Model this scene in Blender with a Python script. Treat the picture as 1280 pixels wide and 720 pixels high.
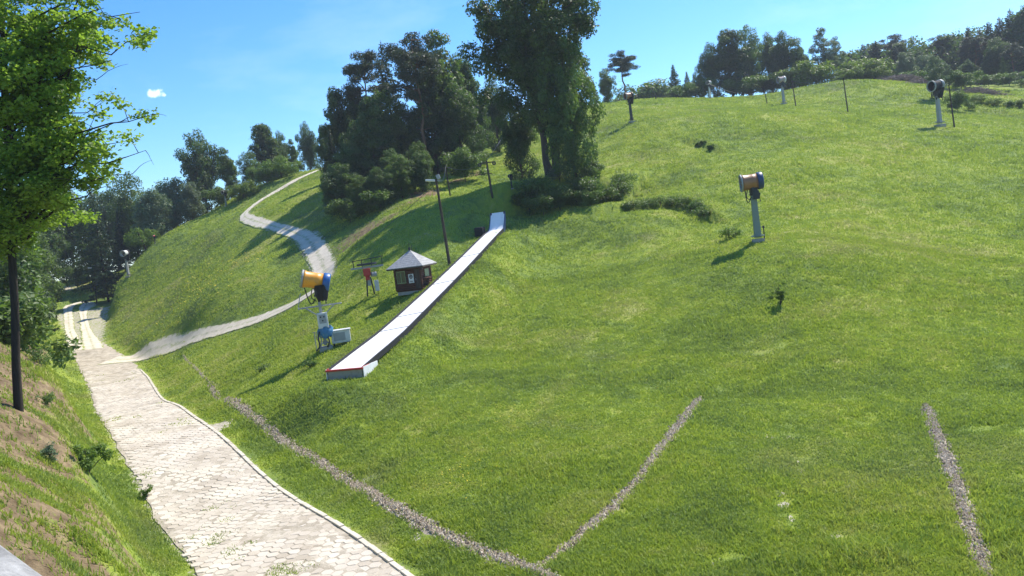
import bpy, math, random
import numpy as np
R=math.radians
for o in list(bpy.data.objects): bpy.data.objects.remove(o)
scene=bpy.context.scene; C=scene.collection
# ---------------------------------------------------------------- camera, sky, sun, exposure
F=1000.0; ROLL=R(7.5); PITCH=R(4.0); CAMZ=9.0
from mathutils import Matrix, Vector
cam=bpy.data.cameras.new('camera'); cam.sensor_width=36; cam.lens=36*F/1280; cam.clip_start=0.1; cam.clip_end=12000
camo=bpy.data.objects.new('camera',cam); C.objects.link(camo)
camo.matrix_world=Matrix.Translation((0,0,CAMZ))@Matrix.Rotation(R(90)-PITCH,4,'X')@Matrix.Rotation(-ROLL,4,'Z')
scene.camera=camo
SUN_EL=R(52); SUN_AZ=R(49)      # azimuth clockwise from +Y
world=bpy.data.worlds.new('World'); scene.world=world; world.use_nodes=True
nt=world.node_tree; nt.nodes.clear()
wo=nt.nodes.new('ShaderNodeOutputWorld'); bg=nt.nodes.new('ShaderNodeBackground'); sky=nt.nodes.new('ShaderNodeTexSky')
sky.sky_type='NISHITA'; sky.sun_disc=False; sky.sun_elevation=SUN_EL; sky.sun_rotation=SUN_AZ
sky.altitude=400; sky.air_density=1.0; sky.dust_density=0.4; sky.ozone_density=2.2
hs=nt.nodes.new('ShaderNodeHueSaturation'); hs.inputs['Saturation'].default_value=1.32; hs.inputs['Value'].default_value=1.0
gm=nt.nodes.new('ShaderNodeMixRGB'); gm.blend_type='MULTIPLY'; gm.inputs[0].default_value=1; gm.inputs[2].default_value=(.84,1.0,1.13,1)
nt.links.new(sky.outputs[0],hs.inputs['Color']); nt.links.new(hs.outputs[0],gm.inputs[1])
# thin wisps of cloud and one small puff, by direction
tc=nt.nodes.new('ShaderNodeTexCoord')
def wm(op,a,b=None,c=None):
    n=nt.nodes.new('ShaderNodeMath'); n.operation=op
    for i,x in enumerate((a,b,c)):
        if x is None: continue
        if isinstance(x,(int,float)): n.inputs[i].default_value=x
        else: nt.links.new(x,n.inputs[i])
    return n.outputs[0]
wn=nt.nodes.new('ShaderNodeTexNoise'); wn.inputs['Scale'].default_value=3.2; wn.inputs['Detail'].default_value=6; wn.inputs['Roughness'].default_value=.62
wmap=nt.nodes.new('ShaderNodeMapping'); wmap.inputs['Scale'].default_value=(1,1,3.4); nt.links.new(tc.outputs['Generated'],wmap.inputs[0]); nt.links.new(wmap.outputs[0],wn.inputs['Vector'])
wisp=nt.nodes.new('ShaderNodeMapRange'); wisp.inputs[1].default_value=.52; wisp.inputs[2].default_value=.85; wisp.inputs[4].default_value=.14; nt.links.new(wn.outputs[0],wisp.inputs[0])
cr_,sr_=math.cos(ROLL),math.sin(ROLL); cp_,sp_=math.cos(PITCH),math.sin(PITCH)
def ray(u,v):
    x=u-640.0; y=360.0-v
    xl=x*cr_+y*sr_; yl=-x*sr_+y*cr_
    d=np.array([xl, yl*sp_+F*cp_, yl*cp_-F*sp_]); return d/d[1]
pd=Vector(ray(194,117)).normalized()
vd=nt.nodes.new('ShaderNodeVectorMath'); vd.operation='SUBTRACT'; nt.links.new(tc.outputs['Generated'],vd.inputs[0]); vd.inputs[1].default_value=pd
vs=nt.nodes.new('ShaderNodeVectorMath'); vs.operation='MULTIPLY'; nt.links.new(vd.outputs[0],vs.inputs[0]); vs.inputs[1].default_value=(1,1,1.9)
vl=nt.nodes.new('ShaderNodeVectorMath'); vl.operation='LENGTH'; nt.links.new(vs.outputs[0],vl.inputs[0])
pn=nt.nodes.new('ShaderNodeTexNoise'); pn.inputs['Scale'].default_value=130; pn.inputs['Detail'].default_value=4; nt.links.new(tc.outputs['Generated'],pn.inputs['Vector'])
pr=wm('ADD',vl.outputs['Value'],wm('MULTIPLY',wm('SUBTRACT',pn.outputs[0],.5),.018))
puff=nt.nodes.new('ShaderNodeMapRange'); puff.inputs[1].default_value=.010; puff.inputs[2].default_value=.004; puff.inputs[3].default_value=0; puff.inputs[4].default_value=.75; nt.links.new(pr,puff.inputs[0])
cl=wm('MAXIMUM',wisp.outputs[0],puff.outputs[0])
cm=nt.nodes.new('ShaderNodeMixRGB'); nt.links.new(cl,cm.inputs[0]); nt.links.new(gm.outputs[0],cm.inputs[1]); cm.inputs[2].default_value=(9.5,10,10.5,1)
nt.links.new(cm.outputs[0],bg.inputs[0]); bg.inputs[1].default_value=0.125; nt.links.new(bg.outputs[0],wo.inputs[0])
sl=bpy.data.lights.new('sun','SUN'); sl.energy=4.6; sl.angle=R(.53); sl.color=(1,.94,.84)
slo=bpy.data.objects.new('sun',sl); C.objects.link(slo)
sd=Vector((math.sin(SUN_AZ)*math.cos(SUN_EL),math.cos(SUN_AZ)*math.cos(SUN_EL),math.sin(SUN_EL)))
slo.rotation_euler=sd.to_track_quat('Z','Y').to_euler()
scene.view_settings.view_transform='Standard'; scene.view_settings.look='None'; scene.view_settings.exposure=0.72; scene.view_settings.gamma=1

# ---------------------------------------------------------------- terrain function
CP=[(265,480,58),(350,550,38),(500,630,26.5),(665,700,20.5),(435,475,42),(407,437,50),(407,400,60),
(370,378,72),(300,400,80),(230,420,86),(520,362,60),(562,330,64),(400,350,75),(415,330,83),(380,292,98),(305,270,118),(350,238,133),
(400,212,150),(282,261,133),(240,280,131),(335,231,137),(190,305,130),(148,352,128),(215,330,118),(250,380,88),(250,330,108),(161,345,122),(120,405,114),(98,382,132),
(550,450,47),(600,350,62),(700,300,72),(700,400,50),(700,500,36),(700,600,26),(875,497,34),(850,400,47),(850,300,66),(850,282,70),
(830,255,76),(780,265,73),(870,200,92),(800,210,93),(760,190,105),(950,200,86),(948,300,58),(1000,300,56),(1000,400,43),(1000,500,32),(1000,600,23.5),(1000,715,18),
(1158,505,30),(1235,715,17),(1270,500,29),(1270,400,41),(1270,300,58),(1270,200,85),(1270,160,108),(1150,300,57),(1150,200,86),(1150,150,115),(1050,140,125),
(1050,103,160),(960,118,172),(900,123,172),(830,123,165),(760,135,150),(1150,112,148),(1280,140,128),(978,130,152),(790,152,120),
(690,238,85),(640,272,74),(650,300,70),(500,270,82),(450,300,78),(540,250,90),(614,242,95),(600,210,115),(630,198,125),(430,260,100),
(20,508,28),(0,430,40),(60,405,114),(0,560,24),(60,520,34),(110,560,30),(62,440,76),(90,470,72),(104,450,89),(90,430,100),(95,400,119),(130,440,94),(150,440,91),(50,650,17.5),(150,650,23),(100,715,16.5),(0,650,14.5),
(750,250,78),(720,285,73)]
CZ=[(240,718,0),(190,600,0),(140,520,0),(110,470,.1),(490,718,0),(345,600,0),(235,520,0),(178,465,.1),(365,718,0),(267,600,0),(187,520,0),(145,470,0.1),(420,718,0)]
WP=[(0,0,4),(-10,0,5.5),(-20,10,7),(10,0,1.),(10,-20,3),(25,0,.4),(40,10,.5),(-9,9,3.2),(2,8,0),(5,13,.1),(-1.5,13,0),(1,11,0),(-10,-20,6),(-40,20,10),(-45,45,10),(-60,70,12),(-75,100,12),(-80,125,10),(-85,150,10),(-85,190,12),
(0,260,36),(60,260,36),(-60,260,22),(-100,260,14),(120,260,36),(130,180,26),(140,120,17),(120,70,8),(80,30,1.5),(60,10,.6),(40,-20,.5),(0,200,34),(-30,200,29),(-62,180,17),(50,210,35.5),(-25,130,22),(-10,150,27),(100,150,22)]
def _build():
    P=[]
    for u,v,y in CP:
        d=ray(u,v); P.append((d[0]*y,y,CAMZ+d[2]*y))
    for u,v,z in CZ:
        d=ray(u,v); y=(z-CAMZ)/d[2]; P.append((d[0]*y,y,z))
    P=np.array(P+WP,float); n=len(P); q=P[:,:2]/100.0
    r2=((q[:,None]-q[None])**2).sum(-1)
    K=np.where(r2>0,.5*r2*np.log(np.maximum(r2,1e-12)),0)+np.eye(n)*2e-5
    A=np.zeros((n+3,n+3)); A[:n,:n]=K; A[:n,n]=1; A[:n,n+1:]=q; A[n,:n]=1; A[n+1:,:n]=q.T
    b=np.zeros(n+3); b[:n]=P[:,2]
    return q,np.linalg.solve(A,b)
TQ,TS=_build()
def base_height(x,y):
    x=np.asarray(x,float);y=np.asarray(y,float); sh=x.shape
    q=np.stack([np.clip(x.ravel(),-180,200),np.clip(y.ravel(),-60,330)],1)/100.0
    out=np.empty(len(q)); n=len(TQ)
    for i in range(0,len(q),20000):
        c=q[i:i+20000]; r2=((c[:,None]-TQ[None])**2).sum(-1)
        out[i:i+20000]=(.5*r2*np.log(np.maximum(r2,1e-12)))@TS[:n]+TS[n]+c@TS[n+1:]
    return out.reshape(sh)
YS=np.geomspace(6,420,1500)
def hit(u,v,hf=None):
    hf=hf or base_height
    d=ray(u,v); zz=hf(d[0]*YS,YS)-(CAMZ+d[2]*YS)
    k=int(np.argmax(zz>0))
    if zz[k]<=0: k=len(YS)-1
    if k==0: y=YS[0]
    else:
        t=zz[k-1]/(zz[k-1]-zz[k]) if zz[k]>0 else 1; y=YS[k-1]+t*(YS[k]-YS[k-1])
    return np.array([d[0]*y,y,CAMZ+d[2]*y])
def vnoise(x,y,s,seed):
    """smooth value noise, -1..1"""
    X=np.asarray(x)/s; Y=np.asarray(y)/s; xi=np.floor(X).astype(int); yi=np.floor(Y).astype(int); fx=X-xi; fy=Y-yi
    fx=fx*fx*(3-2*fx); fy=fy*fy*(3-2*fy)
    def h(a,b):
        n=np.sin(a*127.1+b*311.7+seed*74.7)*43758.5453; return (n-np.floor(n))*2-1
    return (h(xi,yi)*(1-fx)+h(xi+1,yi)*fx)*(1-fy)+(h(xi,yi+1)*(1-fx)+h(xi+1,yi+1)*fx)*fy
def W2(px): return np.array([hit(u,v)[:2] for u,v in px])
def resample(P,n):
    P=np.asarray(P,float); d=np.r_[0,np.cumsum(np.linalg.norm(np.diff(P,axis=0),axis=1))]; t=np.linspace(0,d[-1],n)
    return np.stack([np.interp(t,d,P[:,k]) for k in range(P.shape[1])],1)
def smooth(P,n=2):
    P=np.asarray(P,float)
    for _ in range(n):
        Q=[P[0]]
        for a,b in zip(P[:-1],P[1:]): Q+= [a*.75+b*.25,a*.25+b*.75]
        Q.append(P[-1]); P=np.array(Q)
    return P
# ribbons in plan: (centre line Nx2, half width N)
def ribbon_edges(Lp,Rp,n,sm=2,pre=None):
    L=W2(Lp); Rr=W2(Rp)
    if pre is not None: L=np.vstack([pre[0],L]); Rr=np.vstack([pre[1],Rr])
    return resample(smooth(L,sm),n),resample(smooth(Rr,sm),n)
mainL,mainR=ribbon_edges([(243,718),(228,690),(203,635),(190,600),(168,565),(140,520),(122,487),(108,462),(90,440),(84,424)],
                         [(495,718),(413,655),(345,603),(300,570),(262,541),(235,520),(203,492),(180,468),(168,447),(120,424)],140,1,
                         pre=(np.array([[-1.8,8.0],[-5.4,16.]]),np.array([[2.6,8.0],[-.8,16.]])))
rutA=ribbon_edges([(86,440),(80,412),(80,400),(78,388),(86,380),(100,374)],[(106,438),(93,412),(92,400),(92,388),(99,381),(110,375)],60,1)
rutB=ribbon_edges([(104,440),(101,412),(100,400),(98,389),(104,381),(112,375)],[(132,436),(114,412),(110,400),(108,390),(113,382),(120,376)],60,1)
sc_=resample(smooth(W2([(135,449),(175,440),(215,430),(270,415),(330,396),(370,379),(398,361),(409,345),(404,330),(394,311),(383,297)]),2),200)
sw_=np.interp(np.linspace(0,1,200),[0,.1,.2,.6,.8,1],[2.2,1.3,1.0,1.0,1.25,1.35])
# the hillside zigzag is narrow, so it runs on a centre line of even width
zc=resample(smooth(W2([(389,304),(377,294),(345,284),(318,277),(303,271.5),(310,263),(322,253),(340,242),(368,226.5),(386,218),(404,211)]),2),140)
zw=np.interp(np.linspace(0,1,140),[0,.25,.42,.55,1],[1.25,.75,.95,.7,.55])
def centre(LR): 
    return (LR[0]+LR[1])/2, np.linalg.norm(LR[0]-LR[1],axis=1)/2
def even_depth(LR,n):
    y0=max(LR[0][:,1].min(),LR[1][:,1].min()); y1=min(LR[0][:,1].max(),LR[1][:,1].max()); yy=np.linspace(y0,y1,n); out=[]
    for P in LR:
        P=P[np.argsort(P[:,1])]; co=np.polyfit(P[:,1]/50,P[:,0],5); out.append(np.stack([np.polyval(co,yy/50),yy],1))
    c=(out[0]+out[1])/2; T=np.gradient(c,axis=0); T/=np.linalg.norm(T,axis=1)[:,None]; Nn=np.stack([-T[:,1],T[:,0]],1)
    hw=np.abs(((out[0]-out[1])*Nn).sum(1))/2; k=np.ones(9)/9; hw=np.convolve(np.r_[[hw[0]]*4,hw,[hw[-1]]*4],k,'valid')
    cs=np.stack([np.convolve(np.r_[[c[0,q]]*4,c[:,q],[c[-1,q]]*4],k,'valid') for q in (0,1)],1); cs[:5]=c[:5]; cs[-5:]=c[-5:]
    return cs,hw
mainC=even_depth((mainL,mainR),160)
_T=np.gradient(mainC[0],axis=0); _T/=np.linalg.norm(_T,axis=1)[:,None]; _N=np.stack([-_T[:,1],_T[:,0]],1)
mainL=mainC[0]+_N*mainC[1][:,None]; mainR=mainC[0]-_N*mainC[1][:,None]
RIB={'main':mainC,'rutA':centre(rutA),'rutB':centre(rutB),'sideA':(sc_,sw_),'zig':(zc,zw)}
def line(px,hw,n,sm=2):
    c=resample(smooth(W2(px),sm),n); return c,np.full(n,hw)*(1+.18*np.sin(np.arange(n)*.9)+.1*np.sin(np.arange(n)*2.3))*np.clip(np.minimum(np.arange(n)+2,n+1-np.arange(n))/7,.3,1)
DR={'d1':line([(262,478),(285,500),(312,517),(340,541),(372,562),(405,580),(450,607),(500,637),(545,663),(590,682),(634,700),(668,714),(700,728)],.24,150),
    'd2':line([(668,716),(676,707),(690,697),(720,672),(760,635),(790,605),(820,568),(850,532),(876,496)],.20,90),
    'd3':line([(1156,503),(1166,528),(1180,565),(1195,605),(1210,645),(1222,685),(1236,722)],.22,80),
    'd0':line([(228,443),(238,455),(250,466),(262,478)],.13,20)}
def rdist(x,y,rib):
    """signed distance outside of a ribbon"""
    c,hw=rib; out=np.full(len(x),1e9)
    bx=(x>c[:,0].min()-8)&(x<c[:,0].max()+8)&(y>c[:,1].min()-8)&(y<c[:,1].max()+8)
    idx=np.nonzero(bx)[0]
    st=max(1,len(c)//70); cc=c[::st]; hh=hw[::st]
    if not np.allclose(cc[-1],c[-1]): cc=np.vstack([cc,c[-1]]); hh=np.r_[hh,hw[-1]]
    for i in range(0,len(idx),60000):
        j=idx[i:i+60000]; p=np.stack([x[j],y[j]],1); best=np.full(len(j),1e9)
        for a,b,ha,hb in zip(cc[:-1],cc[1:],hh[:-1],hh[1:]):
            ab=b-a; t=np.clip(((p-a)@ab)/max(ab@ab,1e-9),0,1); d=np.linalg.norm(p-(a+t[:,None]*ab),axis=1)-(ha+(hb-ha)*t)
            best=np.minimum(best,d)
        out[j]=best
    return out
def road_dist(x,y):
    sh=np.shape(x); x=np.ravel(x).astype(float); y=np.ravel(y).astype(float); d=np.full(len(x),1e9)
    for k in RIB: d=np.minimum(d,rdist(x,y,RIB[k]))
    return d.reshape(sh)
def drain_dist(x,y):
    sh=np.shape(x); x=np.ravel(x).astype(float); y=np.ravel(y).astype(float); d=np.full(len(x),1e9)
    for k in DR: d=np.minimum(d,rdist(x,y,DR[k]))
    return d.reshape(sh)
def axis(segs):
    out=[segs[0][0]]
    for a,b,s in segs:
        n=max(1,int(round((b-a)/s))); out+=list(np.linspace(a,b,n+1)[1:])
    return np.array(out)
def geo(a,b,n): return list(np.geomspace(a,b,n))
xs=axis([(-180,-90,3),(-90,-45,.9),(-45,-24,.5),(-24,24,.3),(24,50,.5),(50,110,.9),(110,200,3)])
ys=axis([(-60,6,3),(6,45,.3),(45,75,.4),(75,110,.55),(110,190,.9),(190,330,3)])
xs=np.r_[-np.array(geo(190,900,8))[::-1],xs,np.array(geo(210,900,8))]
ys=np.r_[-np.array(geo(70,900,8))[::-1],ys,np.array(geo(345,900,6))]
GX,GY=np.meshgrid(xs,ys)
GZ=base_height(GX,GY)
rd=road_dist(GX,GY); dd=drain_dist(GX,GY)
k=np.clip((rd-.3)/1.5,0,1)
dist=np.hypot(GX,GY)
inner=np.clip((330-dist)/100,0,1)
# lumps of a rough meadow, small ledges of slumped soil above the bench
mic=.05*vnoise(GX,GY,1.1,1)+.09*vnoise(GX,GY,3.1,2)+.16*vnoise(GX,GY,7.5,3)*np.clip((dist-25)/40,0,1)+.04*vnoise(GX,GY,.6,4)*np.clip(1-dist/60,0,1)
_sd=rdist(GX.ravel(),GY.ravel(),RIB['sideA']).reshape(GX.shape)
GZ=GZ+mic*k*inner*np.clip((_sd-2)/9,.12,1)
def grade(rib,fall,ksz,lift=0):
    """roads are graded: an even profile along them and level across, with the verge blended in"""
    global GZ
    c,hw=rib; zc_=base_height(c[:,0],c[:,1])+lift; kk=np.ones(ksz)/ksz; zc_=np.convolve(np.r_[[zc_[0]]*(ksz//2),zc_,[zc_[-1]]*(ksz//2)],kk,'valid')
    st=max(1,len(c)//80); c=c[::st]; hw=hw[::st]; zc_=zc_[::st]
    m=(GX>c[:,0].min()-8)&(GX<c[:,0].max()+8)&(GY>c[:,1].min()-8)&(GY<c[:,1].max()+8); X=GX[m]; Y=GY[m]; best=np.full(len(X),1e9); tz=np.zeros(len(X))
    for i in range(len(c)-1):
        ab=c[i+1]-c[i]; t=np.clip(((X-c[i,0])*ab[0]+(Y-c[i,1])*ab[1])/(ab@ab),0,1); d=np.hypot(X-c[i,0]-t*ab[0],Y-c[i,1]-t*ab[1])-(hw[i]+(hw[i+1]-hw[i])*t)
        q=d<best; best=np.where(q,d,best); tz=np.where(q,zc_[i]+(zc_[i+1]-zc_[i])*t,tz)
    w=np.clip(1-(best-.3)/fall,0,1); w=w*w*(3-2*w); g=GZ[m]; GZ[m]=g+(tz-g)*w
grade(RIB['main'],2.2,31)
for _k in ('rutA','rutB'): grade(RIB[_k],1.0,15)
_pa,_pb=hit(433,474),hit(620,291); RAMPC=_pa[:2]+(_pb[:2]-_pa[:2])*np.linspace(0,1,60)[:,None]
_zt=base_height(RAMPC[:,0],RAMPC[:,1]); _k=np.ones(15)/15; _zs=np.convolve(np.r_[[_zt[0]]*7,_zt,[_zt[-1]]*7],_k,'valid'); RAMPZ=.12*_zs+.88*np.linspace(_zt[0],_zt[-1],60)
def bed(c,zz,hw,fall):
    global GZ
    X=GX.ravel(); Y=GY.ravel(); best=np.full(len(X),1e9); tz=np.zeros(len(X))
    for i in range(len(c)-1):
        ab=c[i+1]-c[i]; t=np.clip(((X-c[i,0])*ab[0]+(Y-c[i,1])*ab[1])/(ab@ab),0,1); d=np.hypot(X-c[i,0]-t*ab[0],Y-c[i,1]-t*ab[1])-hw
        q=d<best; best=np.where(q,d,best); tz=np.where(q,zz[i]+(zz[i+1]-zz[i])*t,tz)
    w=np.clip(1-best/fall,0,1); w=w*w*(3-2*w); g=GZ.ravel(); GZ=(g+(tz-g)*w).reshape(GX.shape)
bed(RAMPC,RAMPZ,1.2,3.5)
def ledge(px,h,w):
    """a short drop of height h along a line of pixels: ground downhill (towards the camera) is cut lower"""
    global GZ
    c=resample(smooth(W2(px),2),30); d=np.full(GX.shape,1e9); s=np.zeros(GX.shape)
    for a,b in zip(c[:-1],c[1:]):
        ab=b-a; L=ab@ab; t=((GX-a[0])*ab[0]+(GY-a[1])*ab[1])/L; t=np.clip(t,0,1)
        ex=GX-(a[0]+t*ab[0]); ey=GY-(a[1]+t*ab[1]); q=np.hypot(ex,ey); m=q<d
        d=np.where(m,q,d); s=np.where(m,np.sign(-(ex*ab[1]-ey*ab[0])),s)
    sd_=d*np.where(GY>0,1,1)
    e=np.exp(-(d/w)**2)
    GZ=GZ+h*.5*e*np.tanh(s*d/.35)*(-1)*(-1)
ledge([(770,256),(800,252),(835,250),(862,255),(884,268)],1.1,2.6)
ledge([(868,178),(880,180),(893,186)],.8,2.2)
ledge([(640,250),(680,243),(720,240),(760,243),(785,232)],3.2,4.2)
# near bank: deeper erosion
bk=np.clip((-(GX)-2)/6,0,1)*np.clip((45-GY)/15,0,1)*np.clip((rd-.8)/2,0,1)*inner
GZ=GZ+bk*(.22*vnoise(GX,GY,1.7,7)+.12*vnoise(GX,GY,.8,8))
def H(x,y):
    x=np.asarray(x,float); y=np.asarray(y,float)
    i=np.clip(np.searchsorted(xs,x)-1,0,len(xs)-2); j=np.clip(np.searchsorted(ys,y)-1,0,len(ys)-2)
    fx=np.clip((x-xs[i])/(xs[i+1]-xs[i]),0,1); fy=np.clip((y-ys[j])/(ys[j+1]-ys[j]),0,1)
    return (GZ[j,i]*(1-fx)+GZ[j,i+1]*fx)*(1-fy)+(GZ[j+1,i]*(1-fx)+GZ[j+1,i+1]*fx)*fy
def at(u,v): return hit(u,v,H)
def proj(p):
    p=np.asarray(p,float)-np.array([0,0,CAMZ]); f=p[1]*cp_-p[2]*sp_; up=p[1]*sp_+p[2]*cp_
    xl=p[0]*F/f; yl=up*F/f
    return 640+xl*cr_-yl*sr_, 360-(xl*sr_+yl*cr_)
def foot(u,y):
    """ground point at depth y that stands at column u"""
    x=ray(u,250)[0]*y
    for _ in range(6):
        z=float(H(x,y)); uu,_v=proj((x,y,z)); x+=(u-uu)*y/F
    return x,y,float(H(x,y))

# ---------------------------------------------------------------- materials
def nodes(name):
    m=bpy.data.materials.new(name); m.use_nodes=True; t=m.node_tree; t.nodes.clear()
    return m,t,t.nodes.new('ShaderNodeOutputMaterial')
class NT:
    def __init__(s,t): s.t=t
    def n(s,ty,**k):
        n=s.t.nodes.new(ty)
        for a,b in k.items(): setattr(n,a,b)
        return n
    def l(s,a,b): s.t.links.new(a,b)
    def pos(s): return s.n('ShaderNodeNewGeometry').outputs['Position']
    def noise(s,scale,detail=4,rough=.55,vec=None,dist=0):
        n=s.n('ShaderNodeTexNoise'); n.inputs['Scale'].default_value=scale; n.inputs['Detail'].default_value=detail; n.inputs['Roughness'].default_value=rough; n.inputs['Distortion'].default_value=dist
        s.l(vec if vec is not None else s.pos(),n.inputs['Vector']); return n.outputs['Fac']
    def ramp(s,f,stops):
        n=s.n('ShaderNodeValToRGB'); e=n.color_ramp.elements
        while len(e)<len(stops): e.new(.5)
        for a,(p,c) in zip(e,stops): a.position=p; a.color=(*c,1) if len(c)==3 else c
        s.l(f,n.inputs[0]); return n.outputs[0]
    def mix(s,f,a,b,mode='MIX'):
        n=s.n('ShaderNodeMixRGB',blend_type=mode)
        for i,x in enumerate((f,a,b)):
            if isinstance(x,(int,float)): n.inputs[i].default_value=x
            elif isinstance(x,tuple): n.inputs[i].default_value=(*x,1) if len(x)==3 else x
            else: s.l(x,n.inputs[i])
        return n.outputs[0]
    def math(s,op,a,b=None,clamp=False):
        n=s.n('ShaderNodeMath',operation=op); n.use_clamp=clamp
        for i,x in enumerate((a,b)):
            if x is None: continue
            if isinstance(x,(int,float)): n.inputs[i].default_value=x
            else: s.l(x,n.inputs[i])
        return n.outputs[0]
    def mr(s,f,a,b,c=0,d=1):
        n=s.n('ShaderNodeMapRange'); s.l(f,n.inputs[0])
        for i,x in zip((1,2,3,4),(a,b,c,d)): n.inputs[i].default_value=x
        return n.outputs[0]
    def attr(s,name): return s.n('ShaderNodeAttribute',attribute_name=name).outputs['Fac']
    def bump(s,h,st,di):
        n=s.n('ShaderNodeBump'); n.inputs['Strength'].default_value=st; n.inputs['Distance'].default_value=di; s.l(h,n.inputs['Height']); return n.outputs[0]
    def bsdf(s,out,col,rough=.8,spec=.3,metal=0,bump=None,sub=None):
        b=s.n('ShaderNodeBsdfPrincipled')
        if isinstance(col,tuple): b.inputs['Base Color'].default_value=(*col,1)
        else: s.l(col,b.inputs['Base Color'])
        if isinstance(rough,(int,float)): b.inputs['Roughness'].default_value=rough
        else: s.l(rough,b.inputs['Roughness'])
        b.inputs['Specular IOR Level'].default_value=spec; b.inputs['Metallic'].default_value=metal
        if bump is not None: s.l(bump,b.inputs['Normal'])
        s.l(b.outputs[0],out.inputs[0]); return b
def grasscol(N):
    """albedo of the meadow by place: lush, dry and yellowish patches at several sizes"""
    a=N.noise(.055,3,.55); b=N.noise(.35,4,.6,dist=.6); c=N.noise(1.9,3,.6)
    f=N.math('ADD',N.math('ADD',N.math('MULTIPLY',a,.42),N.math('MULTIPLY',b,.46)),N.math('MULTIPLY',c,.26)); f=N.math('SUBTRACT',f,.07)
    col=N.ramp(f,[(.33,(.075,.135,.038)),(.41,(.145,.230,.050)),(.47,(.235,.325,.058)),(.52,(.285,.375,.040)),(.58,(.36,.405,.080)),(.68,(.45,.42,.18))])
    dry=N.mr(N.noise(.13,4,.6,dist=1.0),.56,.72,0,.55)
    h=N.n('ShaderNodeHueSaturation'); h.inputs['Saturation'].default_value=1.0; h.inputs['Value'].default_value=1.10; N.l(N.mix(dry,col,(.29,.275,.14)),h.inputs['Color']); return h.outputs[0]
M={}
def ground_mat():
    m,t,o=nodes('meadow_ground'); N=NT(t)
    g=N.mix(.38,grasscol(N),(.085,.085,.028))
    soil=N.ramp(N.noise(1.6,7,.7),[(.3,(.075,.050,.028)),(.5,(.20,.145,.085)),(.62,(.30,.225,.13)),(.75,(.36,.29,.18))])
    soil=N.mix(N.mr(N.noise(9,4,.7),.45,.7,0,.5),soil,(.15,.11,.07))
    f=N.math('ADD',N.attr('soil'),N.math('MULTIPLY',N.math('SUBTRACT',N.noise(2.2,5,.7),.5),1.1))
    f=N.mr(f,.45,.62)
    col=N.mix(f,g,soil)
    sand=N.ramp(N.noise(5,5,.7),[(.35,(.34,.30,.22)),(.65,(.55,.50,.40))])
    f2=N.mr(N.math('ADD',N.attr('sand'),N.math('MULTIPLY',N.math('SUBTRACT',N.noise(3.1,5,.75),.5),1.3)),.5,.62)
    col=N.mix(f2,col,sand)
    h=N.math('ADD',N.noise(14,4,.7),N.math('MULTIPLY',N.noise(3,4,.6),1.5))
    N.bsdf(o,col,.95,.1,bump=N.bump(h,.6,.12)); return m
def blade_mat():
    m,t,o=nodes('grass_blades'); N=NT(t)
    tint=N.attr('tint'); 
    col=grasscol(N)
    col=N.mix(N.mr(tint,0,1,0,.75),col,N.mix(.5,col,(.38,.40,.14)))
    col=N.mix(N.mr(tint,.88,.93,0,.7),col,(.46,.42,.22))
    b=N.bsdf(o,col,.55,.25)
    tr=N.n('ShaderNodeBsdfTranslucent'); N.l(N.mix(.5,col,(.34,.44,.03)),tr.inputs[0])
    mx=N.n('ShaderNodeMixShader'); mx.inputs[0].default_value=.42; N.l(b.outputs[0],mx.inputs[1]); N.l(tr.outputs[0],mx.inputs[2]); N.l(mx.outputs[0],o.inputs[0]); return m
def leaf_mat(name,dark,light,trans=.3,rough=.5):
    m,t,o=nodes(name); N=NT(t)
    oi=N.n('ShaderNodeObjectInfo')
    col=N.mix(N.attr('tint'),dark,light)
    hsv=N.n('ShaderNodeHueSaturation'); N.l(N.mr(oi.outputs['Random'],0,1,.485,.512),hsv.inputs['Hue']); N.l(N.mr(oi.outputs['Random'],0,1,.85,1.15),hsv.inputs['Value']); N.l(col,hsv.inputs['Color'])
    b=N.bsdf(o,hsv.outputs[0],rough,.3)
    tr=N.n('ShaderNodeBsdfTranslucent'); N.l(N.mix(.6,hsv.outputs[0],tuple(c*1.6 for c in (light[0]*1.15,light[1]*1.3,light[2]*.6))),tr.inputs[0])
    mx=N.n('ShaderNodeMixShader'); mx.inputs[0].default_value=trans; N.l(b.outputs[0],mx.inputs[1]); N.l(tr.outputs[0],mx.inputs[2]); N.l(mx.outputs[0],o.inputs[0]); return m
def plain(name,c,rough=.6,metal=0,spec=.4,var=.18,scale=6,bump=.15,dirt=None):
    m,t,o=nodes(name); N=NT(t)
    tcn=N.n('ShaderNodeTexCoord').outputs['Object']
    n=N.noise(scale,6,.65,vec=tcn)
    col=N.mix(n,tuple(x*(1-var) for x in c),tuple(min(1,x*(1+var)) for x in c))
    if dirt: col=N.mix(N.mr(N.noise(scale*.5,7,.75,vec=tcn),.5,.68,0,.8),col,dirt)
    N.bsdf(o,col,N.mr(n,0,1,max(0,rough-.12),min(1,rough+.12)),spec,metal,bump=N.bump(N.noise(scale*6,3,.6,vec=tcn),bump,.01)); return m
def wood(name,a,b,rough=.85,ax=2,scale=14):
    m,t,o=nodes(name); N=NT(t)
    tcn=N.n('ShaderNodeTexCoord').outputs['Object']; mp=N.n('ShaderNodeMapping'); s=[scale]*3; s[ax]=scale*.07; mp.inputs['Scale'].default_value=s; N.l(tcn,mp.inputs[0])
    n=N.noise(1,7,.7,vec=mp.outputs[0],dist=.5)
    N.bsdf(o,N.ramp(n,[(.3,a),(.7,b)]),rough,.2,bump=N.bump(n,.6,.01)); return m
M['ground']=ground_mat(); M['blade']=blade_mat()
M['leaf_mid']=leaf_mat('oak_leaves',(.028,.060,.016),(.135,.205,.045))
M['leaf_dark']=leaf_mat('hornbeam_leaves',(.018,.042,.015),(.100,.160,.044),.30)
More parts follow.
